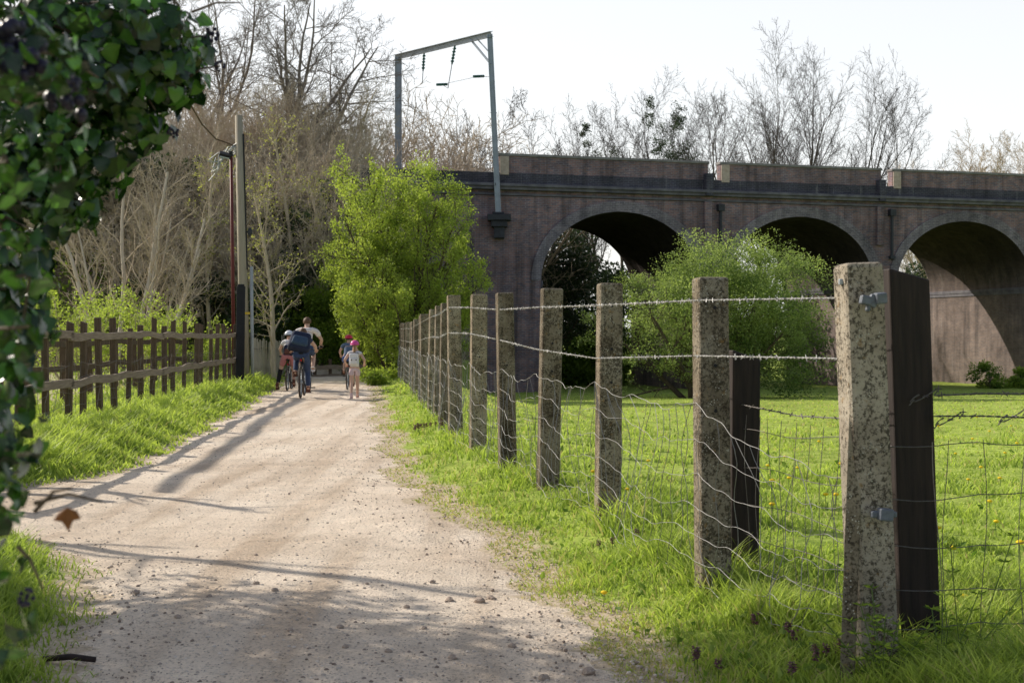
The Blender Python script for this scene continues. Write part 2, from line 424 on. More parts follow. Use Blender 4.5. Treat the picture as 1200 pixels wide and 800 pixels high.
# ------------------------------------------------------------------ grass
def blades(g,x,y,h,w,shade,lean=.5,zoff=0.0,straw=.03):
    n=len(x); z=hgt(x,y)-.01+zoff
    a=NR.random(n)*2*PI; ln=lean*h*(.3+NR.random(n))
    b=NR.random(n)*2*PI
    dx,dy=np.cos(a),np.sin(a); px_,py_=np.cos(b)*w/2,np.sin(b)*w/2
    base=np.stack([x,y,z],1)
    side=np.stack([px_,py_,0*x],1)
    mid=base+np.stack([dx*ln*.3,dy*ln*.3,h*.55],1)
    tip=base+np.stack([dx*ln,dy*ln,h*(1-.12*lean)],1)
    V=np.stack([base-side,base+side,mid+side*.75,mid-side*.75,tip],1).reshape(-1,3)
    o=np.arange(n)[:,None]*5
    F4=o+np.array([[0,1,2,3]]); F3=o+np.array([[3,2,4]])
    c=np.repeat(np.clip(shade,0,1),5).reshape(n,5).copy(); c[:,:2]*=.28; c[:,2:4]*=.85  # shade between blades put into the colour: bases darkened, tips left bright
    c=np.repeat(c.reshape(-1,1),3,1)
    st=(NR.random(n)<straw)*NR.uniform(.5,1,n)
    c[:,1]=np.repeat(st,5)
    g.add(V,[F4,F3],0,c)
def clump(x,y,f,seed):
    return .5+.5*np.sin(x*f+seed+1.7*np.sin(y*f*.7+seed))*np.sin(y*f*1.1+seed*2+1.3*np.sin(x*f*.6))
def inv_y(n,y0,y1): # more blades near the camera
    u=NR.random(n); return 1/((1-u)/y0+u/y1)
def grass():
    # right verge
    g=Geo()
    n=95000; y=inv_y(n,3.2,44); f=NR.random(n); x=xr(y)-.12+f*(xf(y)+.5-xr(y)+.12)
    d=(x-xr(y)); cl=clump(x,y,3.1,1)
    keep=(NR.random(n)<np.clip((d+.15*clump(x,y,4.7,8))/.6*(.25+1.3*clump(x,y,5.3,6)),0.02,1)*(.3+.7*cl)); x,y,d,cl=x[keep],y[keep],d[keep],cl[keep]
    near=np.exp(-np.abs(x-xf(y))/.35)
    c3=clump(x,y,7.3,9); h=(.018+.055*np.clip(d/.7,0,1)*(.3+1.0*cl*c3+.3*c3)+.115*near*cl*(.2+c3))*(.45+1.1*NR.random(len(x)))
    sh=.18+.35*cl+.5*NR.random(len(x))**1.3
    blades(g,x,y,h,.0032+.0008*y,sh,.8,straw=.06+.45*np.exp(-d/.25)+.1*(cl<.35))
    m=30000; yy=inv_y(m,3.6,40); dd=np.abs(NR.normal(0,.28,m))-.06; xx=xr(yy)+dd; kp=NR.random(m)<.25+.75*clump(xx,yy,6.1,2); xx,yy=xx[kp],yy[kp]
    blades(g,xx,yy,.012+.03*NR.random(len(xx))**2,.003+.0009*yy,.2+.5*NR.random(len(xx)),1.2,straw=.6)
    m=3800; yy=inv_y(m,3.4,14); xx=xr(yy)+.1+NR.random(m)**.7*(xf(yy)+.6-xr(yy)); kp=NR.random(m)<clump(xx,yy,3.3,4)**1.5; xx,yy=xx[kp],yy[kp]
    leafquads(g,np.stack([xx,yy,hgt(xx,yy)+.01+.05*NR.random(len(xx))],1),NR.standard_normal((len(xx),3))+[0,0,.25],.025+.035*NR.random(len(xx)),np.full(len(xx),.0),.6)
    g.col[-1][:]=np.repeat(.10+.3*NR.random(len(xx)),4)[:,None]*np.array([1,0,0])
    tag(g.build('grass',M['grass']),'bright tufted grass on the verge between path and concrete post fence','grass',kind='stuff')
    # field
    g=Geo()
    n=190000; y=inv_y(n,3.4,58); x0=xf(y)-.1; x1=.46*y+3
    x=x0+NR.random(n)*(x1-x0); cl=clump(x,y,1.3,5); c2=clump(x,y,4.1,2)
    keep=NR.random(n)<.35+.65*c2; x,y,cl,c2=x[keep],y[keep],cl[keep],c2[keep]
    edge=np.exp(-np.abs(x-xf(y))/.5)+np.exp(-np.abs(y-5.1)/.5)*(x>1)
    h=(.022+.038*c2+.05*(clump(x,y,2.2,11)>.78)*(y<20)+.13*np.clip(edge,0,1)*c2)*(.5+NR.random(len(x)))
    sh=.30+.25*cl+.5*NR.random(len(x))**1.3
    sh=sh+.3*np.clip((y-7)/22,0,1)
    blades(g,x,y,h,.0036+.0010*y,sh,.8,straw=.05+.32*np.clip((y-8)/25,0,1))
    m=5200; yy=inv_y(m,3.8,24); xx=xf(yy)+NR.random(m)*(.46*yy+3-xf(yy)); kp=NR.random(m)<clump(xx,yy,2.6,7)**3; xx,yy=xx[kp],yy[kp]
    leafquads(g,np.stack([xx,yy,hgt(xx,yy)+.01+.05*NR.random(len(xx))],1),NR.standard_normal((len(xx),3))+[0,0,.3],.03+.04*NR.random(len(xx))+.001*yy,np.full(len(xx),.0),.55)
    g.col[-1][:]=np.repeat(.05+.3*NR.random(len(xx)),4)[:,None]*np.array([1,0,0])
    tag(g.build('meadow_grass',M['grass']),'sunlit meadow grass in the field below the viaduct','grass',kind='stuff')
    # left verge and near left patch, paddock
    g=Geo()
    n=60000; y=inv_y(n,10.6,44); f=NR.random(n)**1.2; x=xl(y)+.1-f*2.6
    d=xl(y)-x; cl=clump(x,y,2.7,3)
    keep=(NR.random(n)<np.clip((d+.1)/.45,.03,1)*(.4+.6*cl)); x,y,d,cl=x[keep],y[keep],d[keep],cl[keep]
    h=(.05+.17*np.clip(d/.7,0,1)*(.5+.5*cl))*(.5+NR.random(len(x)))
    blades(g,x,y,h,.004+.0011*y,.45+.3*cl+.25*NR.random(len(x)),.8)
    tag(g.build('verge_grass',M['grass']),'long sunny grass bank below the brown post and rail fence','grass',kind='stuff')
    g=Geo()
    n=26000; y=inv_y(n,3.4,8.6); x=xl(y)+.1-NR.random(n)**1.2*1.8; d=xl(y)-x; cl=clump(x,y,3.7,3)
    keep=(NR.random(n)<np.clip((d+.1)/.4,.03,1)*(.5+.5*cl)); x,y,d,cl=x[keep],y[keep],d[keep],cl[keep]
    h=(.04+.14*np.clip(d/.5,0,1)*(.4+.6*cl))*(.5+NR.random(len(x)))
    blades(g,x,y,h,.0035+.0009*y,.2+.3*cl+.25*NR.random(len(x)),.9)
    tag(g.build('shaded_grass',M['grass']),'lush grass patch at the path edge under the ivy','grass',kind='stuff')
    g=Geo()
    n=26000; y=inv_y(n,11,46); x=-6.2-.06*(y-17)-NR.random(n)*(3+.32*y); cl=clump(x,y,1.7,6)
    keep=NR.random(n)<cl; x,y,cl=x[keep],y[keep],cl[keep]
    blades(g,x,y,(.05+.12*cl)*(.5+NR.random(len(x))),.006+.0012*y,.35+.3*cl+.2*NR.random(len(x)),.8)
    tag(g.build('paddock_grass',M['grass']),'patchy grass in the paddock behind the brown rail fence','grass',kind='stuff')

# ------------------------------------------------------------------ stones, gravel
def pebble(seed,r=1.0):
    rs=np.random.default_rng(seed); sub=Geo(); ellipsoid(sub,(0,0,0),(1,.8,.6),8,6)
    V=np.concatenate(sub.V); V=V*(1+.35*(rs.random((len(V),1))-.5))*r
    return V,[f for f,_ in sub.F]
def stones():
    protos=[pebble(i) for i in range(6)]
    g=Geo(); n=11000
    y=inv_y(n,4.0,38); u=NR.random(n); x=xl(y)+u*(xr(y)-xl(y)+.15)
    band=np.abs(np.abs((u-.5)*2)-.45)  # more loose stone between the wheel lines
    keep=NR.random(n)<.35+.65*clump(x,y,.9,2); x,y=x[keep],y[keep]
    z=hgt(x,y)+.014; s=.003+.0075*NR.random(len(x))**4+.00016*y
    for i in range(len(x)):
        V,F=protos[i%6]; a=NR.random()*6.28; ca,sa=math.cos(a)*s[i],math.sin(a)*s[i]
        W=np.stack([V[:,0]*ca-V[:,1]*sa,V[:,0]*sa+V[:,1]*ca,V[:,2]*s[i]],1)+[x[i],y[i],z[i]]
        g.add(W,F,0,(R.random(),)*3)
    tag(g.build('gravel',M['gravel'],smooth=False),'loose small gravel scattered over the pale path','gravel',kind='stuff')
    first=[]
    spots=[(575,523+180,.035),(507,686,.03),(578,704,.026),(527,706,.04),(562,708,.05),(477,714,.03),(690,792,.05),(637,798,.04),(600,760,.03),(530,775,.035),(455,770,.028),(398,740,.03),(340,745,.03),(300,690,.03),(208,732,.03),(245,708,.026),(322,700,.032),(160,700,.03),(405,765,.03),(577,692,.022),(620,750,.026),(497,740,.026),(360,610,.02),(500,650,.02),(430,690,.02),(515,620,.018),(300,655,.02),(230,640,.022)]
    for k,(px_,py_,r) in enumerate(spots):
        Z=EYE*1500/(py_-393); x=X(px_,Z)
        if k<6:
            V,F=pebble(40+k); g=Geo(); g.add(V,F); o=g.build('stone',M['stone'],smooth=False); first.append(o)
        else:
            o=first[k%6].copy(); C.objects.link(o)
        o.location=(x,Z,gz(x,Z)+.014+r*.15); r*=.62; o.scale=(r,r,r); o.rotation_euler=(0,0,R.random()*6)
        tag(o,'fist sized or smaller brown stone lying loose on the gravel path','stone','loose larger stones on the path')
stones()

# ------------------------------------------------------------------ viaduct
def viaduct():
    root=thing('railway_viaduct','long purple brick railway viaduct with tall round arches across the field','viaduct',(VX0,VY0,0),TH)
    D=8.5; zb=-1.7; ztop=7.35; zs=3.75; HS=3.72; RISE=3.05
    cen=[5.6,14.4,23.1,31.85,40.6]
    S0,S1=-6.8,46
    def arc(x,c,grow=0.0):
        a=HS+grow; v=1-((x-c)/a)**2
        return zs+(RISE+grow)*math.sqrt(max(0,v))
    xs=[]; 
    for c in cen:
        xs+=[(c+HS*math.sin(t),c) for t in np.linspace(-PI/2,PI/2,41)]
    # faces
    g=Geo()
    for yy,flip in((0,False),(D,True)):
        pr=S0
        for c in cen:
            # pier/solid
            g.add([(pr,yy,zb),(c-HS,yy,zb),(c-HS,yy,ztop),(pr,yy,ztop)],np.array([[0,1,2,3]] if not flip else [[3,2,1,0]]))
            t=np.linspace(-PI/2,PI/2,41); px_=c+HS*np.sin(t); pz=np.array([arc(q,c) for q in px_])
            V=[];F=[]
            for q,z in zip(px_,pz): V+=[(q,yy,z),(q,yy,ztop)]
            for i in range(40): F.append([2*i,2*i+2,2*i+3,2*i+1])
            F=np.array(F); g.add(V,F if not flip else F[:,::-1])
            pr=c+HS
        g.add([(pr,yy,zb),(S1,yy,zb),(S1,yy,ztop),(pr,yy,ztop)],np.array([[0,1,2,3]] if not flip else [[3,2,1,0]]))
    g.add([(S0,0,zb),(S0,D,zb),(S0,D,ztop),(S0,0,ztop)],np.array([[3,2,1,0]]))
    g.add([(S1,0,zb),(S1,D,zb),(S1,D,ztop),(S1,0,ztop)],np.array([[0,1,2,3]]))
    g.add([(S0,0,ztop),(S1,0,ztop),(S1,D,ztop),(S0,D,ztop)],np.array([[0,1,2,3]]))
    g.build('spandrel_wall',M['brick'],root)
    for c in cen:
        g=Geo(); t=np.linspace(-PI/2,PI/2,41); px_=c+HS*np.sin(t)
        pts=[(c-HS,zb)]+[(q,arc(q,c)) for q in px_]+[(c+HS,zb)]
        V=[];F=[]
        for q,z in pts: V+=[(q,0,z),(q,D,z)]
        for i in range(len(pts)-1): F.append([2*i,2*i+1,2*i+3,2*i+2])
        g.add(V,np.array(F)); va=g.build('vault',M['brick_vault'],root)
        # impost bands running through the opening
        for sx in(-1,1):
            for k,(zz,hh,pp) in enumerate(((zs-.11,.16,.07),(zs-.27,.155,.045))):
                g=Geo(); box(g,(c+sx*(HS-pp/2+.002),D/2,zz),(pp,D+.14,hh)); g.build('impost_band',M['stone_band'],root,bevel=.01)
        # four concentric header rings, each a little proud of the face
        for side in(-1,1):
            g=Geo()
            for k in range(4):
                r0,r1=k*.115,(k+1)*.115
                yy=-.03-.012*k if side<0 else D+.03+.012*k
                V=[];F=[]
                for q in np.linspace(-PI/2,PI/2,49):
                    for gr in(r0,r1):
                        x=c+(HS+gr)*math.sin(q); z=zs+(RISE+gr)*math.cos(q)
                        V+=[(x,yy,z),(x,0 if side<0 else D,z)]
                for i in range(48):
                    a=i*4;b=a+4
                    F+=[[a,b,b+2,a+2],[a,a+1,b+1,b],[a+2,b+2,b+3,a+3]]
                F+=[[0,2,3,1]]
                g.add(V,np.array(F))
            g.build('arch_ring',M['brick_ring'],root)
    # cornice / string courses
    g=Geo()
    box(g,((S0+S1)/2,-.03,7.42),(S1-S0,.1,.10)); g.build('lower_string_course',M['stone_band'],root)
    g=Geo(); box(g,((S0+S1)/2,-.11,7.66),(S1-S0,.30,.14)); g.build('cornice',M['stone_band'],root,bevel=.02)
    g=Geo(); box(g,((S0+S1)/2,-.15,7.79),(S1-S0,.42,.13)); g.build('cornice',M['stone_band'],root,bevel=.02)
    g=Geo(); box(g,((S0+S1)/2,D/2,7.53),(S1-S0,D-.02,.33)); g.build('deck',M['brick'],root)
    for yy in(.27,D-.27):
        g=Geo(); box(g,((S0+S1)/2,yy,8.1),(S1-S0,.62,.48)); g.build('frieze',M['brick_blue'],root)
    # parapets with gaps
    gaps=[(9.75,10.35),(18.55,19.15),(27.3,27.9),(36.05,36.65)]
    ed=[0.0]+[v for ab in gaps for v in ab]+[S1]
    for a,b in zip(ed[0::2],ed[1::2]):
        g=Geo(); box(g,((a+b)/2,.2,8.69),(b-a,.36,.74)); p=g.build('parapet',M['brick'],root)
        g=Geo(); box(g,((a+b)/2,.2,9.12),(b-a+.08,.48,.12)); g.build('coping',M['coping'],p,bevel=.02)
        g=Geo(); box(g,(a+.22,.195,8.65),(.40,.52,.80)); g.build('end_block',M['sunlit_end'],p,bevel=.015)
        g=Geo(); box(g,((a+b)/2,D-.2,8.69),(b-a,.36,.74)); g.build('parapet',M['brick'],root)
    # pilaster strips over the piers and downpipes
    for c in(10.0,18.75,27.5,36.2):
        g=Geo(); box(g,(c-.32,-.08,(zs+7.35)/2+.9),(.36,.2,7.35-zs-1.8)); g.build('pilaster',M['brick'],root,bevel=.02)
        g=Geo(); box(g,(c-.32,-.17,8.1),(.34,.36,1.0)); g.build('corbel',M['brick_blue'],root,bevel=.02)
        g=Geo(); tubes(g,[([(c+.3,-.12,5.0),(c+.3,-.12,5.8),(c+.3,-.12,7.0)],[.07]*3)],8); box(g,(c+.3,-.12,7.1),(.3,.26,.3)); box(g,(c+.3,-.12,5.0),(.24,.22,.14))
        g.build('downpipe',M['iron'],root)
    return root
M['sunlit_end']=simple('sunlit_end_brick',(.58,.48,.40),(.42,.32,.26),9,.85,.3)  # parapet end brick lightened: sunlight on the ends put into its colour
viaduct()

def gantry():
    bx,by=vworld(.35,-.35); Z0=by
    z0=6.5; top=P(574,41,54.6); far=P(467,67,59.6)
    root=thing('catenary_gantry','grey steel railway portal with insulators standing on a bracket at the viaduct end','gantry',(0,0,0))
    base=np.array([X(584,54.6),54.6,6.6]); top=np.array(top); far=np.array(far)
    def lattice(g,a,b,w,n):
        a=np.array(a);b=np.array(b); d=(b-a)/np.linalg.norm(b-a)
        r=np.cross(d,[0,1,0.2]); r/=np.linalg.norm(r); q=np.cross(d,r)
        for s1,s2 in((1,1),(1,-1),(-1,1),(-1,-1)):
            o=r*s1*w/2+q*s2*w/2; tubes(g,[([a+o,(a+b)/2+o,b+o],[.035]*3)],4)
        for i in range(n):
            p=a+(b-a)*i/n; p2=a+(b-a)*(i+1)/n; s=1 if i%2 else -1
            for k in(1,-1): tubes(g,[([p+r*s*w/2+q*k*w/2,p2-r*s*w/2+q*k*w/2],[.02,.02])],4)
    def hbeam(g,a,b,w,h):
        a=np.array(a);b=np.array(b); d=(b-a)/np.linalg.norm(b-a)
        r=np.cross(d,[0,1,.15]); r/=np.linalg.norm(r); q=np.cross(d,r)
        def plate(o,hr,hq):
            V=[]
            for p in(a,b):
                for s1,s2 in((1,1),(1,-1),(-1,-1),(-1,1)): V.append(p+o+r*s1*hr+q*s2*hq)
            F=[[0,1,5,4],[1,2,6,5],[2,3,7,6],[3,0,4,7],[3,2,1,0],[4,5,6,7]]
            g.add(V,np.array(F))
        plate(r*w/2,.012,h/2); plate(-r*w/2,.012,h/2); plate(r*0,w/2-.012,.012)
    g=Geo(); hbeam(g,base,top,.21,.21); g.build('mast',M['steel'],root)
    g=Geo(); far0=np.array([far[0],far[1],6.0]); hbeam(g,far0,far,.28,.28); g.build('mast',M['steel'],root)
    g=Geo(); e=(top-far)/np.linalg.norm(top-far); hbeam(g,far-e*.25,top+e*.1,.22,.2); g.build('boom',M['steel'],root)
    g=Geo(); p=top+(far-top)*.2; tubes(g,[([p,base+(top-base)*.83],[.05,.05]),([p+e*.4,base+(top-base)*.89],[.03,.03])],5); g.build('brace',M['steel'],root)
    g=Geo(); box(g,base+[0,0,-.05],(.5,.5,.08)); box(g,base+[.04,0,-.24],(1.0,.8,.26)); box(g,base+[.04,0.1,-.5],(.7,.7,.26)); box(g,base+[.04,.2,-.85],(.45,.6,.5))
    g.build('bracket',M['iron'],root,bevel=.02)
    for f,tip in((.36,P(525,104,56.5)),(.70,P(495,98,58))):
        a=top+(far-top)*f-np.array([0,0,.1]); tip=np.array(tip)
        d=(tip-a)/np.linalg.norm(tip-a)
        g=Geo()
        for k in range(5): 
            p=a+d*(.15+.14*k); ellipsoid(g,p,(.085,.085,.055),10,6)
        tubes(g,[([a,a+d*.85],[.04,.04])],6)
        g.build('insulator',M['insul'],root,smooth=True)
        g=Geo(); tubes(g,[([a+d*.8,tip],[.018,.018])],5); g.build('dropper',M['iron'],root)
    for q in(P(518,99.5,56.5),P(561,90,55.5)):
        q=np.array(q); g=Geo()
        tubes(g,[([q-[.22,.16,.04],q+[.22,.16,.04]],[.06,.06])],8,caps=True)
        g.build('insulator',M['insul'],root,smooth=False)
    g=Geo(); a=np.array(P(518,99.5,56.5)); b=np.array(P(561,90,55.5)); c=base+(top-base)*.76
    tubes(g,[([a,b],[.008,.008]),([b,c],[.01,.01]),([np.array(P(525,104,56.5)),a],[.01,.01])],4)
    g.build('registration_arm',M['iron'],root)
gantry()

# ------------------------------------------------------------------ utility pole, lamp post etc
def poles():
    Z=33.5; x=X(287.5,Z); z0=gz(x,Z)
    r=thing('utility_pole','tall weathered wooden utility pole at the far end of the brown fence','pole',(x,Z,z0))
    zt=H(136,Z)-z0; lean=X(280,Z)-x
    g=Geo(); tubes(g,[([(0,0,-.2),(lean*.4,0,zt*.4),(lean,0,zt)],[.135,.125,.10])],12,caps=True); g.build('shaft',M['pole_wood'],r,smooth=True)
    g=Geo(); pts=[(lean*t+.13-.015*t,-.03,zt*t) for t in np.linspace(.42,.93,9)]; tubes(g,[(pts,[.022]*9)],6); g.build('cable',M['black_paint'],r)
    g=Geo(); tubes(g,[([(.19,-.02,-.1),(.18,-.02,1.1),(.165,-.02,zt*.43)],[.045]*3)],8,caps=True); g.build('conduit',M['grey_pipe'],r,smooth=True)
    g=Geo(); tubes(g,[([(.005,0,1.72),(.005,0,1.78)],[.137,.137])],12); g.build('marker_band',M['yellow_tape'],r)
    g=Geo(); q=np.array(P(293,272,Z))-[x,Z,z0]; tubes(g,[([(lean*.5+.1,0,q[2]),q],[.02,.02])],5); ellipsoid(g,q,(.07,.07,.12),8,6); g.build('junction_box',M['iron'],r)
    # knot of pale service cables near the top
    g=Geo(); rs=random.Random(5); K=[]
    tp=np.array((lean*.88,0,zt*.88))
    for i in range(7):
        pts=[tp+np.array([-.05-.14*t*(1+.4*rs.random()),-.1*rs.random(),-.13*t*(.5+rs.random())+.12*math.sin(t*2+i)]) for t in np.linspace(0,4,7)]
        K.append((pts,[.014]*7))
    tubes(g,K,4); g.build('cable_bundle',M['grey_pipe'],r)
    g=Geo(); a=np.array(P(253,163,Z))-[x,Z,z0]; b=np.array(P(213,105,23))-[x,Z,z0]
    tubes(g,[([tp,a,(a+b)/2+[0,0,-.12],b],[.02]*4)],5); g.build('service_wire',M['fence_wood'],r)
    Z=32.5; x=X(274.5,Z); z0=gz(x,Z)
    r=thing('lamp_post','slim dark red post with a floodlight on top beside the utility pole','lamp post',(x,Z,z0))
    zt=H(181,Z)-z0; l=X(271,Z)-x
    g=Geo(); tubes(g,[([(0,0,-.2),(l/2,0,zt/2),(l,0,zt)],[.05,.045,.04])],10,caps=True); g.build('post',M['red_paint'],r,smooth=True)
    g=Geo(); box(g,(l-.14,-.06,zt-.03),(.30,.20,.10),.3,tilt=(.5,.2)); h=g.build('floodlight',M['black_paint'],r,bevel=.01)
    g=Geo(); box(g,(l-.145,-.10,zt-.075),(.24,.14,.02),.3,tilt=(.5,.2)); g.build('lens',M['glass'],h)
    g=Geo(); tubes(g,[([(l,0,zt-.05),(l,-.02,zt+.08)],[.06,.05])],8,caps=True); g.build('bracket',M['black_paint'],r)
    Z=31.8; x=X(281,Z); z0=gz(x,Z)
    g=Geo(); box(g,(0,0,1.1),(.21,.2,2.6)); box(g,(0,0,2.42),(.16,.15,.06)); o=g.build('timber_post',M['black_paint'],bevel=.015,loc=(x,Z,z0)); o.rotation_euler=(0,rad(.8),.2)
    tag(o,'square black post standing in front of the wooden utility pole','post')
poles()

# ------------------------------------------------------------------ left post and rail fence
def left_fence():
    def fx(y): return -5.8-(y-17)*.078
    root=thing('post_and_rail_fence','weathered brown post and two rail fence along the left grass bank','fence',(0,0,0))
    y=10.6; k=0
    while y<34.2:
        yy=y+R.uniform(-.12,.12); x=fx(yy)+R.uniform(-.04,.04); z0=gz(x,yy); h=R.uniform(1.34,1.5)
        g=Geo(); w=R.uniform(.072,.092)
        box(g,(0,0,h/2-.2),(w,.09,h+.4))
        g.V[-1][[5,7],2]-=.03 if R.random()<.6 else .0
        g.V[-1][[1,3],2]-=R.choice([0,0,.035])
        o=g.build('fence_post',M['fence_wood'],root,bevel=.008,loc=(x,yy,z0)); o.rotation_euler=(rad(R.uniform(-1.5,1.5)),rad(R.uniform(-2,2)),R.uniform(-.15,.15)+.07)
        y+=R.uniform(.85,1.15); k+=1
    for zr,hh in((1.22,.05),(.60,.055)):
        ys=np.arange(10.4,34.3,3.0)
        for i,a in enumerate(ys):
            b=min(a+3.15,34.4); n=14; pts=[];hs=[]
            ph=R.random()*6
            for q in np.linspace(a,b,n):
                x=fx(q)+.085; pts.append((x,q,gz(x,q)*.5+.05+zr+.015*math.sin(q*.9+ph)+.008*math.sin(q*3.3)))
                hs.append((hh*(1+.14*math.sin(q*2.7+ph)+.07*math.sin(q*6+ph)),hh*(1+.14*math.sin(q*2.1+ph*2)+.08*math.sin(q*5.3))))
            g=Geo(); sweep_slab(g,pts,(.997,.077,0),hs,.045); g.build('rail',M['rail_wood'],root,bevel=.006)
    # strands of rusty netting along the fence
    g=Geo(); K=[]
    for zz in(.12,.28,.45,.62,.8):
        q=np.arange(10.6,34,.5); pts=[(fx(t)+.06,t,gz(fx(t),t)+zz+.03*math.sin(t*3+zz*9)) for t in q]; K.append((pts,[.003]*len(q)))
    for t in np.arange(10.7,34,.32):
        K.append(([(fx(t)+.06+.02*math.sin(zz*9+t*5),t+.05*math.sin(zz*7+t*3),gz(fx(t),t)+zz) for zz in np.linspace(.05,.85,6)],[.003]*6))
    tubes(g,K,3); g.build('wire_netting',M['wire_dark'],root)
    # second fence in the paddock
    root=thing('paddock_fence','darker rail fence standing farther back inside the paddock','fence',(0,0,0))
    def fx2(y): return -7.6-(y-17)*.055
    y=11.5
    while y<33:
        x=fx2(y); z0=gz(x,y); g=Geo(); box(g,(0,0,.5),(.11,.09,1.5)); o=g.build('fence_post',M['fence_wood'],root,bevel=.008,loc=(x,y,z0)); o.rotation_euler=(0,rad(R.uniform(-3,3)),R.uniform(-.2,.2))
        y+=R.uniform(1.7,2.0)
    for zr in(1.05,.62):
        q=np.linspace(11.3,33.2,40); pts=[(fx2(t)+.07,t,gz(fx2(t),t)+zr+.02*math.sin(t*1.3)) for t in q]
        g=Geo(); sweep_slab(g,pts,(.998,.055,0),[(.05+.008*math.sin(t*2),.05) for t in q],.045); g.build('rail',M['fence_wood'],root)
    # grey paling fence
    root=thing('paling_fence','thin silvery grey paling fence beyond the utility pole','fence',(0,0,0))
    A=np.array(P(294,0,34.6)[:2]); B=np.array((X(333,43),43.0)); n=44
    for i in range(n):
        p=A+(B-A)*(i/(n-1)); z0=gz(*p); h=R.uniform(1.0,1.16); g=Geo(); box(g,(0,0,h/2-.1),(.05,.025,h+.2),taper=.8)
        o=g.build('paling',M['pale_wood'],root,loc=(p[0],p[1],z0)); o.rotation_euler=(0,rad(R.uniform(-3,3)),R.uniform(-.4,.4))
    for zz in(.3,.85):
        g=Geo(); pts=[tuple(A+(B-A)*t)+(gz(*(A+(B-A)*t))+zz,) for t in np.linspace(0,1,20)]; tubes(g,[(pts,[.008]*20)],4); g.build('tie_wire',M['wire_dark'],root)
    # barrier at path end
    root=thing('path_barrier','low wooden rail barrier across the end of the path','barrier',(0,0,0))
    Z=42.2
    for px_ in(352,369,387,402,424):
        x=X(px_,Z); z0=gz(x,Z); g=Geo(); box(g,(0,0,.2),(.1,.1,.75)); g.build('barrier_post',M['fence_wood'],root,bevel=.01,loc=(x,Z,z0))
    for zz,t in((.30,.07),(.02,.05)):
        pts=[(X(p_,Z),Z-.08,zz+.02*math.sin(p_)) for p_ in np.linspace(345,430,12)]
        g=Geo(); sweep_slab(g,pts,(0,1,0),[(t,t)]*12,.05); g.build('barrier_rail',M['rail_wood'],root,bevel=.006)
left_fence()

# ------------------------------------------------------------------ right concrete post fence
POSTY=[4.8,6.25,8.4,10.1,11.5,13.35,15.2]
y=15.2
while y<36.5: y+=1.72; POSTY.append(y)
POSTPX={0:1024,1:836,2:712,3:642,4:595,5:560,6:534}
def zlerp(y,ys,zs): return float(np.interp(y,ys,zs))
def barbed(g,pts,step=.11,r=.0022,seed=0,twist=True):
    """two twisted strands with barbs along a polyline"""
    pts=np.array(pts,float); seg=np.linalg.norm(np.diff(pts,axis=0),axis=1); cum=np.concatenate([[0],np.cumsum(seg)]); L=cum[-1]
    n=max(8,int(L/.02)); u=np.linspace(0,L,n)
    Q=np.stack([np.interp(u,cum,pts[:,k]) for k in range(3)],1)
    a=u*2*PI/.07; rs=random.Random(seed)
    for s in(0,PI):
        W=Q.copy(); W[:,2]+=np.sin(a+s)*r*1.1; W[:,0]+=np.cos(a+s)*r*1.1
        tubes(g,[(W,np.full(n,r))],4)
    K=[]
    for q in np.arange(.03,L,step):
        p=np.array([np.interp(q,cum,pts[:,k]) for k in range(3)])
        for k in range(2):
            d=np.array([rs.uniform(-1,1),rs.uniform(-1,1),rs.uniform(-1,1)]); d/=np.linalg.norm(d)
            K.append(([p-d*.016,p,p+d*.016],[r*.6,r*1.5,r*.6]))
    if K: tubes(g,K,4)
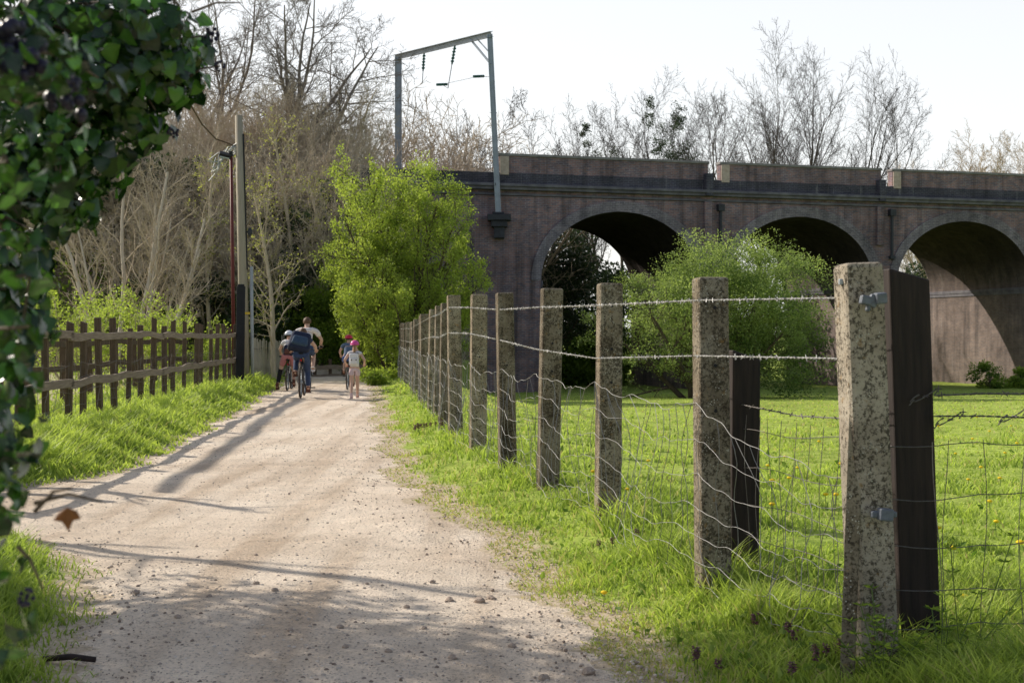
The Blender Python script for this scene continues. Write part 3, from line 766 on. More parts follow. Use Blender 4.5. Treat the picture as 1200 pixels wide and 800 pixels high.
def right_fence():
    root=thing('concrete_post_fence','row of lichened concrete posts strung with barbed wire and sagging netting','fence',(0,0,0))
    tops={0:308,1:325,2:332,3:338,4:343,5:345,6:346}
    pos=[]
    for i,yv in enumerate(POSTY):
        x=X(POSTPX[i],yv) if i in POSTPX else float(xf(yv))+R.uniform(-.03,.03)
        z0=gz(x,yv)
        zt=H(tops[i],yv) if i in tops else zlerp(yv,[15.2,19,27,37],[1.82,1.76,1.66,1.66])+R.uniform(-.02,.02)
        w,d=(.158,.125) if i else (.155,.15)
        if i>2: w=R.uniform(.15,.17)
        h=zt-z0
        g=Geo(); box(g,(0,0,h/2-.15),(w,d,h+.3),taper=.97)
        # weathered shoulder
        o=g.build('concrete_post',M['concrete' if i else 'concrete_pale'],root,bevel=.014 if i else .02,loc=(x,yv,z0))
        ry=R.uniform(-1,1) if i else -2.0
        if i==1: ry=-.3
        o.rotation_euler=(rad(R.uniform(-1,1)),rad(ry),rad(12 if i else 7)+R.uniform(-.03,.03))
        if i>0:
            g2=Geo()
            for k in range(3 if i<9 else 2):
                zz=h-.15-.22*k-(.06 if k else 0); tubes(g2,[([(.0,-d/2-.002,zz),(.0,-d/2+.01,zz)],[.009,.009])],8,caps=True)
            hh=g2.build('wire_hole',M['black_paint'],o)
        ang=rad(12)
        lx=x-(w/2+.006)*math.cos(ang); ly=yv-(w/2)*math.sin(ang)
        pos.append((lx,ly,z0,zt,x))
        if i==0: o['label']='big corner concrete post with clamps and pale stained face'; corner=o
    # corner post fittings
    Zc=POSTY[0]
    def bk(px_,py_,name,parts,mat,rz=0):
        g=Geo(); c=np.array(P(px_,py_,Zc-.11))
        for off,size,tilt in parts: box(g,c+np.array(off)*.72,tuple(q*.74 for q in size),rz,tilt=tilt)
        g.build(name,mat,root,bevel=.006)
    bk(1023,350,'clamp',[((-.045,-.02,-.008),(.05,.045,.045),(0,.2)),((.03,-.025,.002),(.055,.055,.055),(.1,-.1)),((-.005,-.015,-.012),(.05,.035,.06),(0,.5)),((-.025,-.01,-.04),(.022,.03,.05),(0,.3))],M['bracket'],.1)
    bk(1036,602,'clamp',[((-.05,-.015,0),(.04,.03,.035),None),((0,-.025,0),(.07,.06,.06),(0,.1)),((.045,-.015,0),(.03,.03,.03),None)],M['bracket'],.1)
    lx,ly,z0,zt,xx=pos[0]
    for zz,dx in((1.53,-.032),(.72,.0)):
        g=Geo(); box(g,(lx+dx,ly+.02,zz),(.012,.05,.15),rad(12)); box(g,(lx+dx-.012,ly,zz+.02),(.02,.022,.022)); g.build('strap_plate',M['steel'],root,bevel=.003)
    # raking strut housed against the corner post
    g=Geo(); a=np.array([lx+.012,ly-.02,1.17]); b=np.array([lx-.055,ly-.12,.02])
    sweep_slab(g,[a,(a+b)/2,b],(1,0,0),[(.04,.04)]*3,.055); g.build('strut',M['concrete'],root,bevel=.008)
    # strands
    g=Geo()
    zs1=lambda i:[1.49,1.52,1.545,1.57,1.58,1.64,1.68][i] if i<7 else pos[i][3]-.15
    barbed(g,[(p[0],p[1],zs1(i)) for i,p in enumerate(pos[:9])],seed=1,step=.075)
    tubes(g,[([(p[0],p[1],zs1(i+8)) for i,p in enumerate(pos[8:])],[.0032]*len(pos[8:]))],4)
    g.build('barbed_wire',M['wire'],root)
    g=Geo()
    zs2=lambda i:[1.262,1.25,1.2,1.24,1.31,1.37,1.38][i] if i<7 else pos[i][3]-.45
    barbed(g,[(p[0],p[1],zs2(i)) for i,p in enumerate(pos[:9])],seed=2,step=.085)
    tubes(g,[([(p[0],p[1],zs2(i+8)) for i,p in enumerate(pos[8:])],[.0032]*len(pos[8:]))],4)
    g.build('barbed_wire',M['wire'],root)
    # stock netting: slack, buckled between posts
    ztop=[.82,1.03,1.05,1.05,1.055,1.07,1.08]+[1.08]*30
    zbot=[.20,.13]+[.19]*30
    g=Geo(); K=[]; KV=[]
    frac=[0,.13,.27,.42,.6,.8,1.0]
    pw=[(p[0],p[1]) for p in pos]
    def net(i,u,f):
        a=np.array(pw[i]);b=np.array(pw[i+1]); q=a+(b-a)*u
        zt_=ztop[i]+(ztop[i+1]-ztop[i])*u; zb_=zbot[i]+(zbot[i+1]-zbot[i])*u
        S=i+u; amp=math.sin(PI*u)**.5 if 0<u<1 else 0
        sag=.055*math.sin(PI*u)*(.4+f)
        w=(.016*math.sin(S*6.3+f*4)+.013*math.sin(S*15+f*9+i)+.009*math.sin(S*29+f*17+i)+.004*math.sin(S*57+f*23))*(.35+.65*amp)
        out=.05*math.sin(PI*u)*math.sin(S*5+f*4)
        z=zb_+(zt_-zb_)*f-sag+w
        return (q[0]-.95*out-.004,q[1]-.2*out,z)
    for f in frac:
        pts=[]
        for i in range(len(pw)-1):
            n=56 if i<8 else 14
            for u in np.linspace(0,1,n,endpoint=False): pts.append(net(i,u,f))
        rr=.0013 if f<1 else .0016
        K.append((pts,[rr+.00006*max(0,p[1]-6) for p in pts]))
    for i in range(len(pw)-1):
        L=math.dist(pw[i],pw[i+1]); m=max(4,int(L/.15))
        for k in range(m):
            u0=(k+.5)/m; ph=R.random()*6
            pts=[net(i,min(1,max(0,u0+.045*math.sin(f*4+ph)+.02*math.sin(f*11+ph)+.03*(f-.5)*math.sin(i*2.7))),f) for f in np.linspace(0,1,13)]
            KV.append((pts,[.0019+.00005*max(0,p[1]-6) for p in pts]))
    for kk in K: tubes(g,[kk],4)
    tubes(g,KV,3)
    g.build('wire_netting',M['wire_net'],root)

    # timber field fence at the corner
    root=thing('field_fence','dark tarred timber posts carrying rusty barbed wire and netting round the field corner','fence',(0,0,0))
    tp=[]
    for (x,yv,h,w,rz,ry) in((1.575,5.02,1.49,.165,rad(8),-2.0),(1.172,6.55,1.13,.15,rad(10),.3),(5.2,5.5,1.4,.16,0,1),(8.9,5.9,1.4,.16,0,-1)):
        z0=gz(x,yv); g=Geo(); box(g,(0,0,h/2-.15),(w,w*.9,h+.3)); V=g.V[-1]; V[[5,7],2]-=.05
        o=g.build('timber_post',M['tar_wood'],root,bevel=.008,loc=(x,yv,z0)); o.rotation_euler=(0,rad(ry),rz); tp.append((x,yv,z0))
    def fz(x): return 0
    def fy(x): return 4.92+(x-1.5)*.145
    g=Geo()
    for zz,sd in((1.115,3),(1.03,4)):
        pts=[(x,fy(x)-.03,zz+.008*math.sin(x*6+sd)+.002*x) for x in np.linspace(1.62,9,40)]
        barbed(g,pts,.13,.0021,sd)
    rs=random.Random(8)  # loose curls of barbed wire
    for q in((1.62,1.12),(1.72,1.03),(1.98,1.04)):
        pts=[(q[0]+.06*t*math.cos(t*2.1),fy(q[0])-.03,q[1]+.028*math.sin(t*3.2)) for t in np.linspace(0,2,14)]; barbed(g,pts,.06,.0018,9)
    barbed(g,[(1.16,6.5,1.0),(1.3,5.8,.985),(1.45,4.95,1.02)],.12,.002,6)
    g.build('barbed_wire',M['wire_dark'],root)
    g=Geo(); hs=[.10,.24,.38,.55,.735,.93]
    for zz in hs:
        q=np.linspace(1.38,9,110); tubes(g,[([(x,fy(x)-.10-.012*math.sin(x*3) if x<1.75 else fy(x)-.04,zz+.008*math.sin(x*7+zz*9)+.005*math.sin(x*19)) for x in q],[.0019]*110)],4)
        q=np.linspace(0,1,20); tubes(g,[([(1.17+.3*t,6.5-1.55*t,zz*(.93+.07*t)+.012*math.sin(t*9+zz*8)) for t in q],[.0017]*20)],4)
    KV=[]; x=1.66
    while x<9:
        ph=R.random()*6; KV.append(([(x+.012*math.sin(zz*7+ph),fy(x)-.045,zz) for zz in np.linspace(.08,.95,12)],[.0016]*12)); x+=.155
    for t in np.linspace(.04,.97,11):
        ph=R.random()*6; KV.append(([(1.17+.3*t+.012*math.sin(zz*7+ph),6.5-1.55*t,zz*.95) for zz in np.linspace(.08,1.0,12)],[.0015]*12))
    KV.append(([(1.6+.02*math.sin(zz*5),4.9-.09,zz) for zz in np.linspace(.1,.95,12)],[.0018]*12))
    tubes(g,KV,4); g.build('wire_netting',M['wire_dark'],root)
right_fence()

# ------------------------------------------------------------------ trees
def norm(v):
    l=math.sqrt(v[0]*v[0]+v[1]*v[1]+v[2]*v[2])+1e-9; return (v[0]/l,v[1]/l,v[2]/l)
def grow(rs,base,d,L,r,spec,lvl,out):
    n,jit,up=spec[lvl]['n'],spec[lvl]['jit'],spec[lvl]['up']
    pts=[base]; p=base; st=L/n; d=norm(d)
    for i in range(n):
        d=norm((d[0]+rs.gauss(0,jit),d[1]+rs.gauss(0,jit),d[2]+rs.gauss(0,jit)*.6+up))
        p=(p[0]+d[0]*st,p[1]+d[1]*st,p[2]+d[2]*st); pts.append(p)
    end=spec[lvl].get('end',.35)
    rr=[r*(1-(1-end)*i/n) for i in range(n+1)]
    out[lvl].append((pts,rr))
    if lvl+1>=len(spec): return
    c=spec[lvl+1]; k=max(1,int(round(c['count']*rs.uniform(.75,1.25)))); az=rs.random()*6.28
    for j in range(k):
        t=c['t0']+(1-c['t0'])*(j+rs.random())/k; f=t*n; i=min(n-1,int(f)); q=f-i
        a,b=pts[i],pts[i+1]; bp=tuple(a[m]+(b[m]-a[m])*q for m in range(3)); pd=norm(tuple(b[m]-a[m] for m in range(3)))
        az+=2.4+rs.uniform(-.5,.5); an=rad(c['ang']*rs.uniform(.7,1.3))
        ref=(0,0,1) if abs(pd[2])<.9 else (1,0,0)
        u=norm((pd[1]*ref[2]-pd[2]*ref[1],pd[2]*ref[0]-pd[0]*ref[2],pd[0]*ref[1]-pd[1]*ref[0]))
        v=(pd[1]*u[2]-pd[2]*u[1],pd[2]*u[0]-pd[0]*u[2],pd[0]*u[1]-pd[1]*u[0])
        ca,sa=math.cos(az),math.sin(az); cn,sn=math.cos(an),math.sin(an)
        nd=tuple(pd[m]*cn+(u[m]*ca+v[m]*sa)*sn for m in range(3))
        Lc=L*c['ratio']*rs.uniform(.65,1.25)*(1-c.get('fall',.45)*t)
        rc=min(rr[i]*c.get('rr',.55),rr[i]*.9)
        grow(rs,bp,nd,Lc,max(rc,c.get('rmin',.004)),spec,lvl+1,out)
def leafquads(g,pos,dirn,size,shade,width=.55,fold=.2):
    n=len(pos); pos=np.asarray(pos,float); d=np.asarray(dirn,float); d=d/(np.linalg.norm(d,axis=1,keepdims=True)+1e-9)
    rnd=NR.standard_normal((n,3)); s=np.cross(d,rnd); s/=np.linalg.norm(s,axis=1,keepdims=True)+1e-9
    nrm=np.cross(d,s); size=np.asarray(size).reshape(-1,1)
    mid=pos+d*size*.45
    V=np.stack([pos,mid+s*size*width*.5+nrm*size*fold*.5,pos+d*size,mid-s*size*width*.5+nrm*size*fold*.5],1).reshape(-1,3)
    F=np.arange(n)[:,None]*4+np.array([[0,1,2,3]])
    c=np.repeat(np.clip(shade,0,1),4)[:,None].repeat(3,1)
    g.add(V,F,0,c)
def lv(n,jit,up,**k): return dict(n=n,jit=jit,up=up,**k)
def tree_obj(name,label,cat,stems,spec,seed,bark,loc=(0,0,0),group=None,trunk_levels=1,leaf=None,sides=(8,6,4,3,3),twigmat=None):
    """stems: list of (base,dir,L,r). leaf: dict(mat,per,size,...) placed on last level twigs."""
    rs=random.Random(seed); out=[[] for _ in spec]
    for b,d,L,r in stems: grow(rs,b,d,L,r,spec,0,out)
    root=thing(name,label,cat,loc,0,group)
    g=Geo()
    for l in range(trunk_levels): tubes(g,out[l],sides[l])
    g.build('trunk',bark,root,smooth=True)
    g=Geo()
    for l in range(trunk_levels,len(spec)): tubes(g,out[l],sides[min(l,4)])
    if len(spec)>trunk_levels: g.build('branches' if leaf else 'crown',twigmat or bark,root)
    if leaf:
        g=Geo(); pos=[];dr=[];sh=[]
        tw=[q for l in leaf.get('levels',[len(spec)-1]) for q in out[l]]
        for pts,_ in tw:
            A=np.array(pts); per=leaf['per']; base=rs.random()
            t=NR.random(per)**.8*(len(A)-1.001); i=t.astype(int); q=(t-i)[:,None]
            p=A[i]*(1-q)+A[i+1]*q
            pos.append(p+NR.standard_normal((per,3))*leaf.get('spread',.03)); dd=A[i+1]-A[i]; dd/=np.linalg.norm(dd,axis=1,keepdims=True)+1e-9
            dr.append(dd*.6+NR.standard_normal((per,3))*.7+np.array([0,0,leaf.get('up',0)])); sh.append(np.clip(.25+.5*base+.25*(NR.random(per)),0,1))
        pos=np.concatenate(pos); dr=np.concatenate(dr); sh=np.concatenate(sh)
        leafquads(g,pos,dr,leaf['size']*(.6+.8*NR.random(len(pos))),sh,leaf.get('width',.6))
        g.build('crown',leaf['mat'],root)
    return root
def blob_crown(g,c,r,nb,per,size,seed,zcut=-1,br=(.28,.5),shade=(.1,.9),width=.6):
    """foliage clumps spread through an ellipsoid; leaves on and inside each clump"""
    rs=np.random.default_rng(seed); c=np.array(c,float); r=np.array(r,float)
    for k in range(nb):
        d=rs.standard_normal(3); d/=np.linalg.norm(d)
        if d[2]<zcut: d[2]=-d[2]*.3
        q=c+d*r*rs.uniform(.35,.95)**.6
        b=r.mean()*rs.uniform(*br)
        u=rs.standard_normal((per,3)); u/=np.linalg.norm(u,axis=1,keepdims=True)
        p=q+u*b*np.array([1,1,.75])*(rs.random((per,1))**.45)
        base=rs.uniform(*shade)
        sh=np.clip(base*.6+.25*u[:,2]+.25*rs.random(per),0,1)  # light from above put into leaf tone: clump tops paler, undersides darker
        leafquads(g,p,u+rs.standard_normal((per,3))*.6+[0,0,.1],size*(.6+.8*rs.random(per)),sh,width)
def blob_tree(name,label,cat,loc,r,cz,nb,per,size,seed,mat,bark,th=None,group=None,**k):
    root=thing(name,label,cat,loc,0,group)
    rs=random.Random(seed); spec=[lv(5,.06,.05,end=.4),lv(4,.15,.08,count=9,t0=.2,ang=50,ratio=.5,rr=.45)]
    out=[[],[]]; grow(rs,(0,0,-.2),(0,0,1),th or cz,.03*(th or cz)+.05,spec,0,out)
    g=Geo(); tubes(g,out[0],8); tubes(g,out[1],5); g.build('trunk',bark,root,smooth=True)
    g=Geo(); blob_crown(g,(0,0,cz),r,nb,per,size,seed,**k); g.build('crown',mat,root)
    return root

# --- skyline trees behind the viaduct
def bare(name,label,seed,px,Z,top,th=.28,lean=0,stems=1,group=None,bark='bark_sky',rmin=.015,spread=30,cnt=(8,8,6),fan=.26):
    x=X(px,Z); z0=gz(x,Z); hgt_=H(top,Z)-z0
    st=[]
    rs=random.Random(seed*7)
    for i in range(stems):
        a=rs.random()*6.28
        a=(i+.5+rs.uniform(-.3,.3))/stems*6.28
        fa=fan*(.45 if (i%2 and stems>4) else 1); d=(lean+(fa*math.cos(a) if stems>1 else 0),fa*.8*math.sin(a) if stems>1 else 0,1)
        st.append(((.4*math.cos(a)*(stems>1),.4*math.sin(a)*(stems>1),-.3),d,hgt_*rs.uniform(.80,.88)*(1-.55*fa*abs(math.cos(a))*(stems>1)),th*(1 if stems==1 else .8)))
    if len(cnt)==3: cnt=cnt+(3,)
    spec=[lv(10,.05,.045,end=.12),lv(8,.09,.075,count=cnt[0],t0=.36,ang=spread,ratio=.52,rr=.5,fall=.55,end=.2),
          lv(6,.12,.05,count=cnt[1],t0=.22,ang=spread+4,ratio=.44,rr=.5,rmin=.011,fall=.4,end=.4),lv(4,.15,.04,count=cnt[2],t0=.12,ang=34,ratio=.5,rr=.5,rmin=rmin*.8,fall=.3),
          lv(2,.18,.03,count=cnt[3],t0=.05,ang=34,ratio=.55,rr=.7,rmin=rmin*.6)]
    return tree_obj(name,label,'tree',st,spec,seed,M[bark],(x,Z,z0),group,trunk_levels=2,sides=(7,5,3,3,3))
bare('bare_tree','tallest leafless tree with many fanned stems behind the viaduct between second and third arches',3,945,104,40,.31,.03,8,spread=30,cnt=(9,9,6,4),fan=.52)
bare('bare_tree','leafless tree leaning right behind the parapet left of the third arch',4,1030,106,95,.28,.16,3,cnt=(9,9,6,4),fan=.36)
bare('bare_tree','upright leafless tree above the viaduct left of the tallest fanned tree',6,885,101,58,.26,-.06,3,spread=30,cnt=(9,9,6,4),fan=.3)
t1=bare('bare_tree','ivy clad leafless tree rising behind the parapet just right of the first arch',5,800,97,72,.28,-.03,3,cnt=(9,9,6,4))
t2=bare('bare_tree','ivy clad leafless tree leaning left behind the parapet over the first arch',8,850,98,92,.28,-.28,2,cnt=(11,9,6,4))
t3=bare('bare_tree','pale leafless tree with some ivy behind the viaduct left of the leaning ivy tree',9,730,99,95,.26,-.12,2,cnt=(10,9,6,4))
for tr,blobs in((t1,[((-.4,0,13.4),(.7,.7,1.5)),((-.2,0,15),(.45,.5,1.0)),((.2,0,12.2),(.8,.8,1.3))]),(t2,[((-3.4,0,12.7),(.8,.8,1.1)),((-4.0,0,13.9),(.6,.6,.9)),((-4.6,0,15.4),(.4,.4,.8)),((-2.7,0,12.2),(.9,.8,.9))]),(t3,[((-1.7,0,12.7),(.8,.8,1.2)),((-.6,0,12.4),(.7,.7,.9)),((-2.3,0,14),(.35,.4,.8))])):
    g=Geo()
    for c,r in blobs:
        c=tuple(q*1.27 for q in c); r=tuple(q*1.3 for q in r); blob_crown(g,c,(r[0]*.75,r[1]*.75,r[2]*1.25),14,50,.13,int(c[2]*10),br=(.22,.5))
    g.build('ivy',M['leaf_dark'],tr)
mids=[(530,74,140),(560,76,128),(600,77,105),(635,80,98),(665,79,112),(722,82,118)]
proto=None
for i,(px,Z,top) in enumerate(mids):
    if i%3==0: 
        proto=bare('bare_tree','leafless grey brown tree in the row behind the viaduct beside the gantry mast',20+i,px,Z,top,.2,0,3,group='bare trees in the row behind the left end of the viaduct',cnt=(8,8,6,5),fan=.34); pz=proto.location.z; ph=H(top,Z)
    else:
        x=X(px,Z); s=(H(top,Z)-gz(x,Z))/(ph-pz); dup(proto,(x,Z,gz(x,Z)),i*1.9,s)
proto=None
for i,px in enumerate((1085,1110,1135,1160,1185,1215,1245,1275)):
    Z=104+3*(i%3); top=[175,158,148,140,122,115,120,130][i]
    if i==0: proto=bare('bare_tree','small distant leafless tree in the hazy row beyond the right end of the viaduct',31,px,Z,165,.2,0,4,group='distant leafless trees beyond the right of the viaduct',bark='bark_tan',rmin=.017,cnt=(8,8,6,5),fan=.34); ph=H(165,Z)-gz(X(px,Z),Z); proto.scale=(.75,.75,.8)
    else:
        x=X(px,Z); s=(H(top,Z)-gz(x,Z))/ph; dup(proto,(x,Z,gz(x,Z)),i*1.3,s)

# --- tall bare tree on the embankment, upper left
Z=56; x=X(338,Z); z0=gz(x,Z)
spec=[lv(4,.05,.05,end=.75),lv(9,.12,.07,count=6,t0=.5,ang=36,ratio=2.2,rr=.55,fall=.1,end=.2),lv(7,.16,.04,count=10,t0=.12,ang=48,ratio=.46,rr=.48,rmin=.02,end=.25),
      lv(5,.2,.03,count=9,t0=.1,ang=42,ratio=.5,rr=.5,rmin=.012),lv(3,.22,.02,count=6,t0=.1,ang=40,ratio=.5,rr=.6,rmin=.009),lv(2,.22,.02,count=3,t0=.1,ang=40,ratio=.6,rr=.7,rmin=.007)]
tree_obj('bare_tree','big dark leafless tree with spreading forked limbs rising above the left embankment','tree',[((0,0,-.3),(.02,0,1),H(150,Z)-z0,.27)],spec,51,M['bark_grey'],(x,Z,z0),trunk_levels=2)
Z=60; x=X(258,Z)
tree_obj('bare_tree','thinner leafless tree at the upper left partly behind the ivy leaves','tree',[((0,0,-.3),(-.05,0,1),4.2,.20)],spec,53,M['bark_grey'],(x,Z,gz(x,Z)),trunk_levels=2)
# --- mixed scrub thicket on the embankment
protos=[]
scs=[lv(6,.09,.05,end=.3),lv(5,.17,.05,count=10,t0=.2,ang=44,ratio=.42,rr=.5,rmin=.010),lv(4,.22,.03,count=7,t0=.1,ang=46,ratio=.5,rr=.5,rmin=.008),lv(2,.22,.03,count=5,t0=.1,ang=40,ratio=.5,rr=.6,rmin=.007)]
LS='tan leafless scrub tree in the tangled thicket on the railway bank'; GS='leafless scrub trees on the embankment left of the viaduct'
spots=[]
for i in range(46):
    Z=R.uniform(45,56); px=R.uniform(-40,575); spots.append((px,Z,R.uniform(3.4,4.9) if px<430 else R.uniform(2.6,3.8)))
spots+=[(470,57,5.0),(440,57,5.0),(500,57.5,4.2),(485,56,4.6),(530,56.5,3.2),(550,56,2.6),(420,57,5.2),(395,56,5.0),(372,57,5.0),(235,57,5.6),(210,57,5.4),(170,56,5.4),(135,56,5.2),(100,56,5.0),(300,57,5.4),(330,56,5.2),(360,56,5.4),(270,57,5.6),(455,55,4.6),(408,55,5.0)]
for k in range(21): spots.append((R.uniform(170,415),R.uniform(44,47.5),R.uniform(3.6,5.6)))
for k in range(8): spots.append((R.uniform(60,200),R.uniform(43.5,47),R.uniform(4,5.5)))
spots+=[(445,60,5),(462,60,5),(488,60,5),(512,60,5),(540,60,5)]
for i,(px,Z,hh) in enumerate(spots):
    if px>425 and Z>50:   # beyond the end of the bank: taller scrub standing behind the viaduct
        Z=67+(i%4)*.8; top=float(np.interp(px,[425,470,505,530,575],[118,98,110,148,180]))+R.uniform(-8,22)
        hh=(H(top,Z)-gz(X(px,Z),Z))*.95
    x=X(px,Z); z0=gz(x,Z)
    if i<5:
        rs=random.Random(70+i); st=[]
        for k in range(8):
            a=rs.random()*6.28; l=rs.uniform(.08,.85); st.append(((.25*math.cos(a),.25*math.sin(a),-.2),(l*math.cos(a),l*math.sin(a),1),rs.uniform(3.6,5.2),.055))
        o=tree_obj('scrub_tree',LS,'tree',st,scs,70+i,M['bark_tan'],(x,Z,z0),GS,trunk_levels=1,sides=(5,3,3,3,3)); protos.append(o)
        o.scale=(hh/5.4,)*3
    else: dup(protos[i%5],(x,Z,z0),R.random()*6.28,hh/5.4)
# --- pale stemmed birches on the left
Z=40
for i,(px,py0,px2,py2,Z) in enumerate(((112,395,88,200,39),(135,395,150,190,40),(148,390,215,195,39.5),(165,395,178,230,41),(176,390,250,250,38.5))):
    x=X(px,Z); z0=gz(x,Z); d=(X(px2,Z)-x,.3,H(py2,Z)-z0); L=math.sqrt(sum(v*v for v in d))
    sp=[lv(8,.05,.0,end=.35),lv(6,.14,.05,count=12,t0=.25,ang=38,ratio=.36,rr=.4,rmin=.009),lv(4,.2,.03,count=8,t0=.15,ang=40,ratio=.5,rr=.5,rmin=.006),lv(2,.2,.02,count=4,t0=.1,ang=40,ratio=.5,rr=.6,rmin=.006)]
    lab=['leftmost pale barked leafless tree behind the brown fence','pale barked leafless tree with straight upright stem behind the brown fence','pale barked leafless tree leaning right across the thicket','shortest pale barked leafless tree behind the brown fence','strongly slanting pale leafless tree nearest the lamp post'][i]
    tree_obj('pale_tree',lab,'tree',[((0,0,-.2),d,L,.095),((.3,.1,-.2),(d[0]-.8*(-1)**i,.5,d[2]),L*.8,.06)],sp,90+i,M['bark_pale'],(x,Z,z0),trunk_levels=1,sides=(7,4,3,3,3),twigmat=M['bark_tan'])
Z=37.5; x=X(322,Z); z0=gz(x,Z)
sp=[lv(8,.05,.02,end=.35),lv(5,.16,.06,count=18,t0=.2,ang=45,ratio=.3,rr=.36,rmin=.008),lv(4,.2,.05,count=7,t0=.15,ang=40,ratio=.5,rr=.5,rmin=.008),lv(2,.2,.02,count=4,t0=.1,ang=40,ratio=.5,rr=.6,rmin=.006)]
tree_obj('slender_tree','slender tan trunked tree with fine budding twigs right of the utility pole','tree',[((0,0,-.2),(-.12,0,1),5.8,.085)],sp,97,M['bark_tan'],(x,Z,z0),leaf=dict(mat=M['leaf_olive'],per=2,size=.06))
bd=bpy.data.objects['slender_tree']
for px,Z,sc_,lab in ((386,44.2,1.0,'thin budding tree with olive haze left of the lime green tree'),(352,45.2,1.15,'thin budding tree rising behind the cyclists'),(246,43,1.05,'thin budding tree left of the red lamp post')):
    x=X(px,Z); dup(bd,(x,Z,gz(x,Z)),px*.7,sc_,label=lab)
# --- dark evergreens and understory
ev=[(92,46.5,(2.6,2,2.8),2.6,'dark evergreen at the far left behind the pale barked trees'),(185,47.5,(2.4,2,2.0),1.8,'dark evergreen in the thicket behind the slanting pale tree'),(345,46.5,(1.8,1.4,2.2),1.9,'dark evergreen between the utility pole and the cyclists'),(395,47,(2.0,1.4,2.2),1.8,'dark evergreen behind the end of the path'),(250,47.5,(2.4,1.8,1.8),1.9,'low dark evergreen behind the lamp post'),(300,47.5,(1.6,1.4,1.5),1.3,'low dark evergreen beside the slender tan tree')]
for i,(px,Z,r,cz,lab) in enumerate(ev):
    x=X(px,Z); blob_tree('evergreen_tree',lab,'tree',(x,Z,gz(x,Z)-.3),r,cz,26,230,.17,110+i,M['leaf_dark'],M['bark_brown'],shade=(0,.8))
for i,(px,Z,r,cz,lab) in enumerate(((150,42.5,(1.3,.8,1.2),1.1,'dark holly bush low behind the pale barked trees'),(232,43.2,(1.1,.8,1.3),1.2,'dark holly bush low left of the lamp post'),(303,43.0,(1.0,.7,1.4),1.4,'dark holly bush right of the utility pole'),(348,44.4,(1.0,.6,1.5),1.6,'dark holly bush up the bank behind the cyclists'))):
    x=X(px,Z); blob_tree('holly_bush',lab,'bush',(x,Z,gz(x,Z)-.1),r,cz,24,200,.11,210+i,M['leaf_dark'],M['bark_brown'],shade=(0,1))
# leafy screen around the path end
for i,(px,Z,r,cz,lab) in enumerate(((398,43.7,(1.2,.5,1.7),1.3,'mid green bush at the end of the path behind the barrier'),(438,43.2,(1.1,.7,2.0),1.6,'leafy mid green bush under the lime green tree right of the path end'),(362,43.9,(1.0,.5,1.5),1.1,'shaded green bush behind the adult cyclists'),(330,44.6,(1.1,.6,1.3),1.0,'shaded green bush behind the grey paling fence'),(415,45.0,(1.6,.6,2.2),1.9,'taller green bush rising behind the end of the path'))):
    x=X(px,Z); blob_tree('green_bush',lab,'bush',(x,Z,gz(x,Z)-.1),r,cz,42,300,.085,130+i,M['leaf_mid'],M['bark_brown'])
# --- lime green tree
Z=37.5; x=X(474,Z); z0=gz(x,Z)
rs=random.Random(2); st=[]
for k in range(9):
    a=k*.7+rs.random()*.5; l=rs.uniform(.04,.34); st.append(((.3*math.cos(a),.25*math.sin(a),-.2),(l*math.cos(a)-.02,l*math.sin(a),1),rs.uniform(4.8,6.6)*(1-.7*l),.07))
for k in range(9):
    a=k*.7+rs.random()*.6; st.append(((.3*math.cos(a),.25*math.sin(a),-.2),(.85*math.cos(a),.7*math.sin(a),1.0),rs.uniform(2.3,3.3),.045))
sp=[lv(7,.09,.03,end=.3),lv(5,.16,.06,count=12,t0=.12,ang=46,ratio=.40,rr=.5,rmin=.012),lv(4,.2,.04,count=7,t0=.12,ang=45,ratio=.5,rr=.5,rmin=.007),lv(2,.2,.05,count=3,t0=.1,ang=40,ratio=.55,rr=.6,rmin=.005)]
tree_obj('lime_green_tree','bright lime green young leafy tree beside the path end','tree',st,sp,140,M['bark_brown'],(x,Z,z0),leaf=dict(mat=M['leaf_lime'],per=17,size=.062,spread=.07,levels=[2,3])).scale=(.93,.95,1.13)
lt=bpy.data.objects['lime_green_tree']; g=Geo(); blob_crown(g,(.05,0,4.1),(1.75,1.5,1.75),60,170,.06,141,br=(.12,.36),shade=(0,1.1)); g.build('foliage_mass',M['leaf_lime'],lt)
# --- hawthorn in the field
Z=43; x=X(845,Z); z0=gz(x,Z)
rs=random.Random(4); st=[]
for k in range(12):
    a=k*.55+rs.random()*.4; l=rs.uniform(.15,1.15); st.append(((.35*math.cos(a)-.6,.3*math.sin(a),-.2),(l*math.cos(a)+.12,l*math.sin(a)*.8,.85),rs.uniform(3.0,4.0),.09))
sp=[lv(7,.10,.03,end=.3),lv(5,.17,.03,count=11,t0=.15,ang=50,ratio=.42,rr=.5,rmin=.012),lv(4,.2,.05,count=7,t0=.1,ang=45,ratio=.5,rr=.5,rmin=.007),lv(2,.2,.08,count=4,t0=.1,ang=40,ratio=.6,rr=.6,rmin=.005)]
tree_obj('hawthorn_tree','wide round hawthorn tree in fresh leaf standing in the field before the arches','tree',st,sp,150,M['bark_brown'],(x,Z,z0),leaf=dict(mat=M['leaf_haw'],per=11,size=.056,spread=.06,levels=[2,3],up=.15))
hw=[c for c in bpy.data.objects if c.name.startswith('crown') and c.parent and c.parent.name=='hawthorn_tree'][0]
g=Geo(); blob_crown(g,(.15,0,2.9),(3.2,2.4,2.15),130,420,.056,151,zcut=-.75,br=(.12,.36),shade=(0,1.15)); blob_crown(g,(1.5,0,1.35),(2.1,1.5,1.3),40,340,.07,152,br=(.2,.4),shade=(0,.6)); ft=g.build('foliage_mass',M['leaf_haw'],hw.parent); hw.parent.scale=(1.13,1.1,1.08)  # hawthorn underside shade put into leaf tone: low skirt darker than dome
